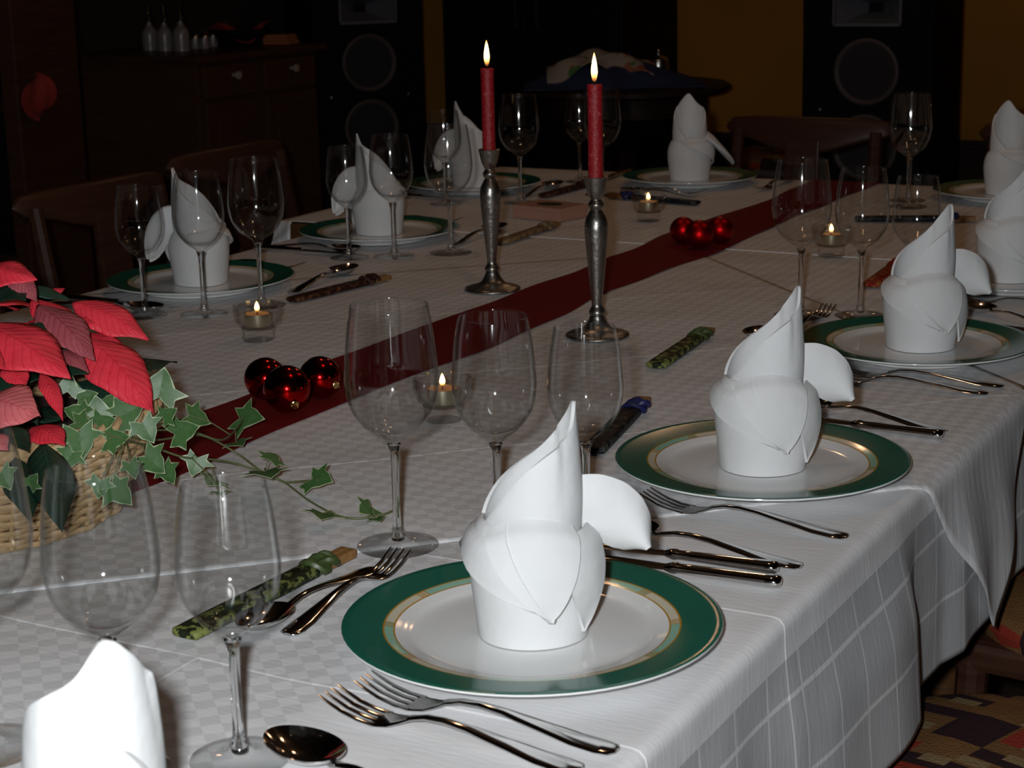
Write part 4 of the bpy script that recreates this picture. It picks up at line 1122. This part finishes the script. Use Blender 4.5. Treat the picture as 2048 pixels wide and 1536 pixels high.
for i, (x, y, wd) in enumerate(((-3.90, 4.95, 'small pale shaker next to the oil bottles'), (-3.865, 4.955, 'small pale shaker in the middle of the shakers'), (-3.91, 5.06, 'small shaker farthest from the oil bottles'))):
    t = thing('shaker', (x, y, .9705), 0, wd, 'shaker', 'small shakers on the sideboard')
    MB().lathe([(0, 0), (.016, 0), (.017, .003), (.014, .035), (0, .036)], 16).build('body', 'white_ceramic', t, sharp=50)
    MB().lathe([(0, .035), (.0145, .035), (.013, .046), (.006, .051), (0, .052)], 16).build('cap', 'light_metal', t, sharp=50)
t = thing('dark_bowl', (-3.86, 5.14, .9705), 0, 'dark bowl with a red cloth in it on the sideboard', 'bowl')
MB().lathe(spl2([(0, 0), (.05, 0), (.09, .03), (.105, .055), (.100, .056), (.085, .034), (.045, .010), (0, .008)], 4), 32).build('bowl_shell', 'black_lacquer', t)
MB().sheet(lambda u_, v_: (.17 * (u_ - .5), .15 * (v_ - .5), .035 + .035 * math.sin(u_ * 5) * math.sin(v_ * 4 + 1) + .01), 16, 14, .002).build('cloth', 'red_cloth', t)
t = thing('folded_cloth', (-3.76, 5.25, .9705), R(10), 'folded orange brown cloth lying on the sideboard end', 'cloth')
for i in range(3): MB().box((-.05, -.045, .011 * i), (.05 - .006 * i, .045, .0105 + .011 * i), .004).build('layer', 'orange_cloth', t, smooth=False)

rt = thing('round_table', (-2.94, 6.28, 0), 0, 'dark round pedestal table by the amber wall', 'table')
MB().lathe([(0, .735), (.40, .735), (.415, .745), (.415, .760), (.40, .768), (0, .768)], 56).build('table_top', 'dark_wood', rt, sharp=40)
MB().lathe([(0, .66), (.33, .66), (.33, .735), (0, .735)], 48).build('apron', 'dark_wood', rt, sharp=40)
MB().lathe(spl2([(0, .0), (.065, .01), (.06, .12), (.072, .30), (.058, .50), (.07, .66), (0, .66)], 4), 24).build('pedestal', 'dark_wood', rt, sharp=60)
for k in range(4):
    a = k * PI / 2 + .6
    MB().tube([(.04 * math.cos(a), .04 * math.sin(a), .16), (.2 * math.cos(a), .2 * math.sin(a), .09), (.33 * math.cos(a), .33 * math.sin(a), .025)], [.035, .032, .026], 8).build('foot', 'dark_wood', rt)
def heap(fn, name, mat, loc, rz, label, cat, th=.004):
    o = MB().sheet(fn, 30, 30, th).build(name, mat); o.location = loc; o.rotation_euler = (0, 0, rz); tag(o, label, cat); return o
def blue(u_, v_):
    x, y = (u_ - .5) * .66, (v_ - .5) * .40; r_ = math.hypot(x / .33, y / .20)
    z = .085 * max(0, 1 - r_ ** 2) + .012 * math.sin(x * 22 + y * 9) * max(0, 1.1 - r_) + .006
    return (x, y, max(.004, z))
heap(blue, 'blue_blanket', 'blue_cloth', (-2.92, 6.17, .7685), R(28), 'dark blue cloth heaped on the round table', 'cloth')
def pr_(u_, v_):
    x, y = (u_ - .5) * .40, (v_ - .5) * .20; r_ = abs(2 * u_ - 1)
    return (x, y - .03 * math.sin(u_ * 9), .118 - .055 * r_ ** 2 - .05 * max(0, .4 - v_) * 2 * (1 + .5 * math.sin(u_ * 12)) + .016 * math.sin(u_ * 11) * math.sin(v_ * 6))
heap(pr_, 'printed_cloth', 'printed_cotton', (-2.955, 6.14, .7685), R(28), 'crumpled printed cotton cloth lying on the blue cloth', 'cloth')
t = thing('metal_pot', (-2.85, 6.43, .7690), 0, 'small lidded metal pot on the round table', 'pot')
MB().lathe(spl2([(0, 0), (.035, 0), (.042, .02), (.040, .06), (.036, .075), (0, .076)], 4), 28).build('body', 'light_metal', t, sharp=60)
l = MB().lathe(spl2([(0, .074), (.038, .075), (.036, .084), (.018, .094), (0, .097)], 4), 28).build('lid', 'light_metal', t, sharp=60)
MB().lathe([(0, .095), (.005, .096), (.004, .104), (.009, .111), (.006, .118), (0, .119)], 14).build('knob', 'light_metal', l)
CH.at((-2.42, 6.72, 0), R(20), 'dark wooden chair standing by the amber wall beside the loudspeaker')

tc = thing('tall_cabinet', (-3.585, 6.80, 0), 0, 'tall black cabinet between the amber wall strips', 'cabinet')
MB().box((-.42, -.02, 0), (.42, .55, 2.1), .008).build('body', 'black_lacquer', tc, smooth=False)
for x0 in (-.41, .01):
    d = MB().box((x0, -.045, .06), (x0 + .40, -.02, 2.06), .006).build('door', 'black_lacquer', tc, smooth=False)
    MB().tube([(x0 + (.36 if x0 < 0 else .04), -.06, .95), (x0 + (.36 if x0 < 0 else .04), -.06, 1.10)], .006, 8).build('handle', 'cone_grey', d)

# wooden shelf unit with its post at the left end of the view
sh = thing('wooden_shelf_unit', (-3.62, 3.62, 0), R(10), 'tall dark wooden shelf unit with a bottle behind the chairs', 'shelf')
for x in (-.42, .19): MB().box((x, -.14, 0), (x + .05, .16, 2.3), .006).build('post', 'chair_wood', sh, smooth=False)
for z in (.10, .50, .90, 1.32, 1.75, 2.25): MB().box((-.37, -.13, z), (.19, .15, z + .025), .003).build('shelf_board', 'dark_wood', sh, smooth=False)
MB().box((-.40, .15, 0), (.23, .165, 2.3)).build('back_board', 'black_lacquer', sh, smooth=False)
t = thing('wine_bottle', (-3.575, 3.63, .9255), 0, 'dark bottle with amber label on the wooden shelf unit', 'bottle')
MB().lathe(spl2([(0, 0), (.036, 0), (.038, .006), (.038, .18), (.030, .215), (.0145, .245), (.0135, .30), (0, .301)], 4), 28).build('body', 'bottle_dark', t, sharp=60)
MB().lathe([(.0384, .06), (.0388, .062), (.0388, .138), (.0384, .14)], 28).build('label', 'label_amber', t)
t = thing('cloth_ornament', (-3.312, 3.545, .885), R(20), 'rounded dark red cloth ornament on the shelf post', 'ornament')
MB().grid(lambda u_, v_: ((.045 + .006 * math.sin(5 * 2 * PI * u_)) * math.sin(PI * v_) * math.cos(2 * PI * u_), (.035 + .006 * math.sin(4 * 2 * PI * u_)) * math.sin(PI * v_) * math.sin(2 * PI * u_), .055 - .05 * math.cos(PI * v_) + .012 * math.cos(2 * PI * u_)), 28, 14, cu=True).build('puff', 'red_cloth', t)
MB().tube([(0, .02, .09), (0, .035, .105), (0, .05, .10)], .004, 6).build('loop', 'red_cloth', t)
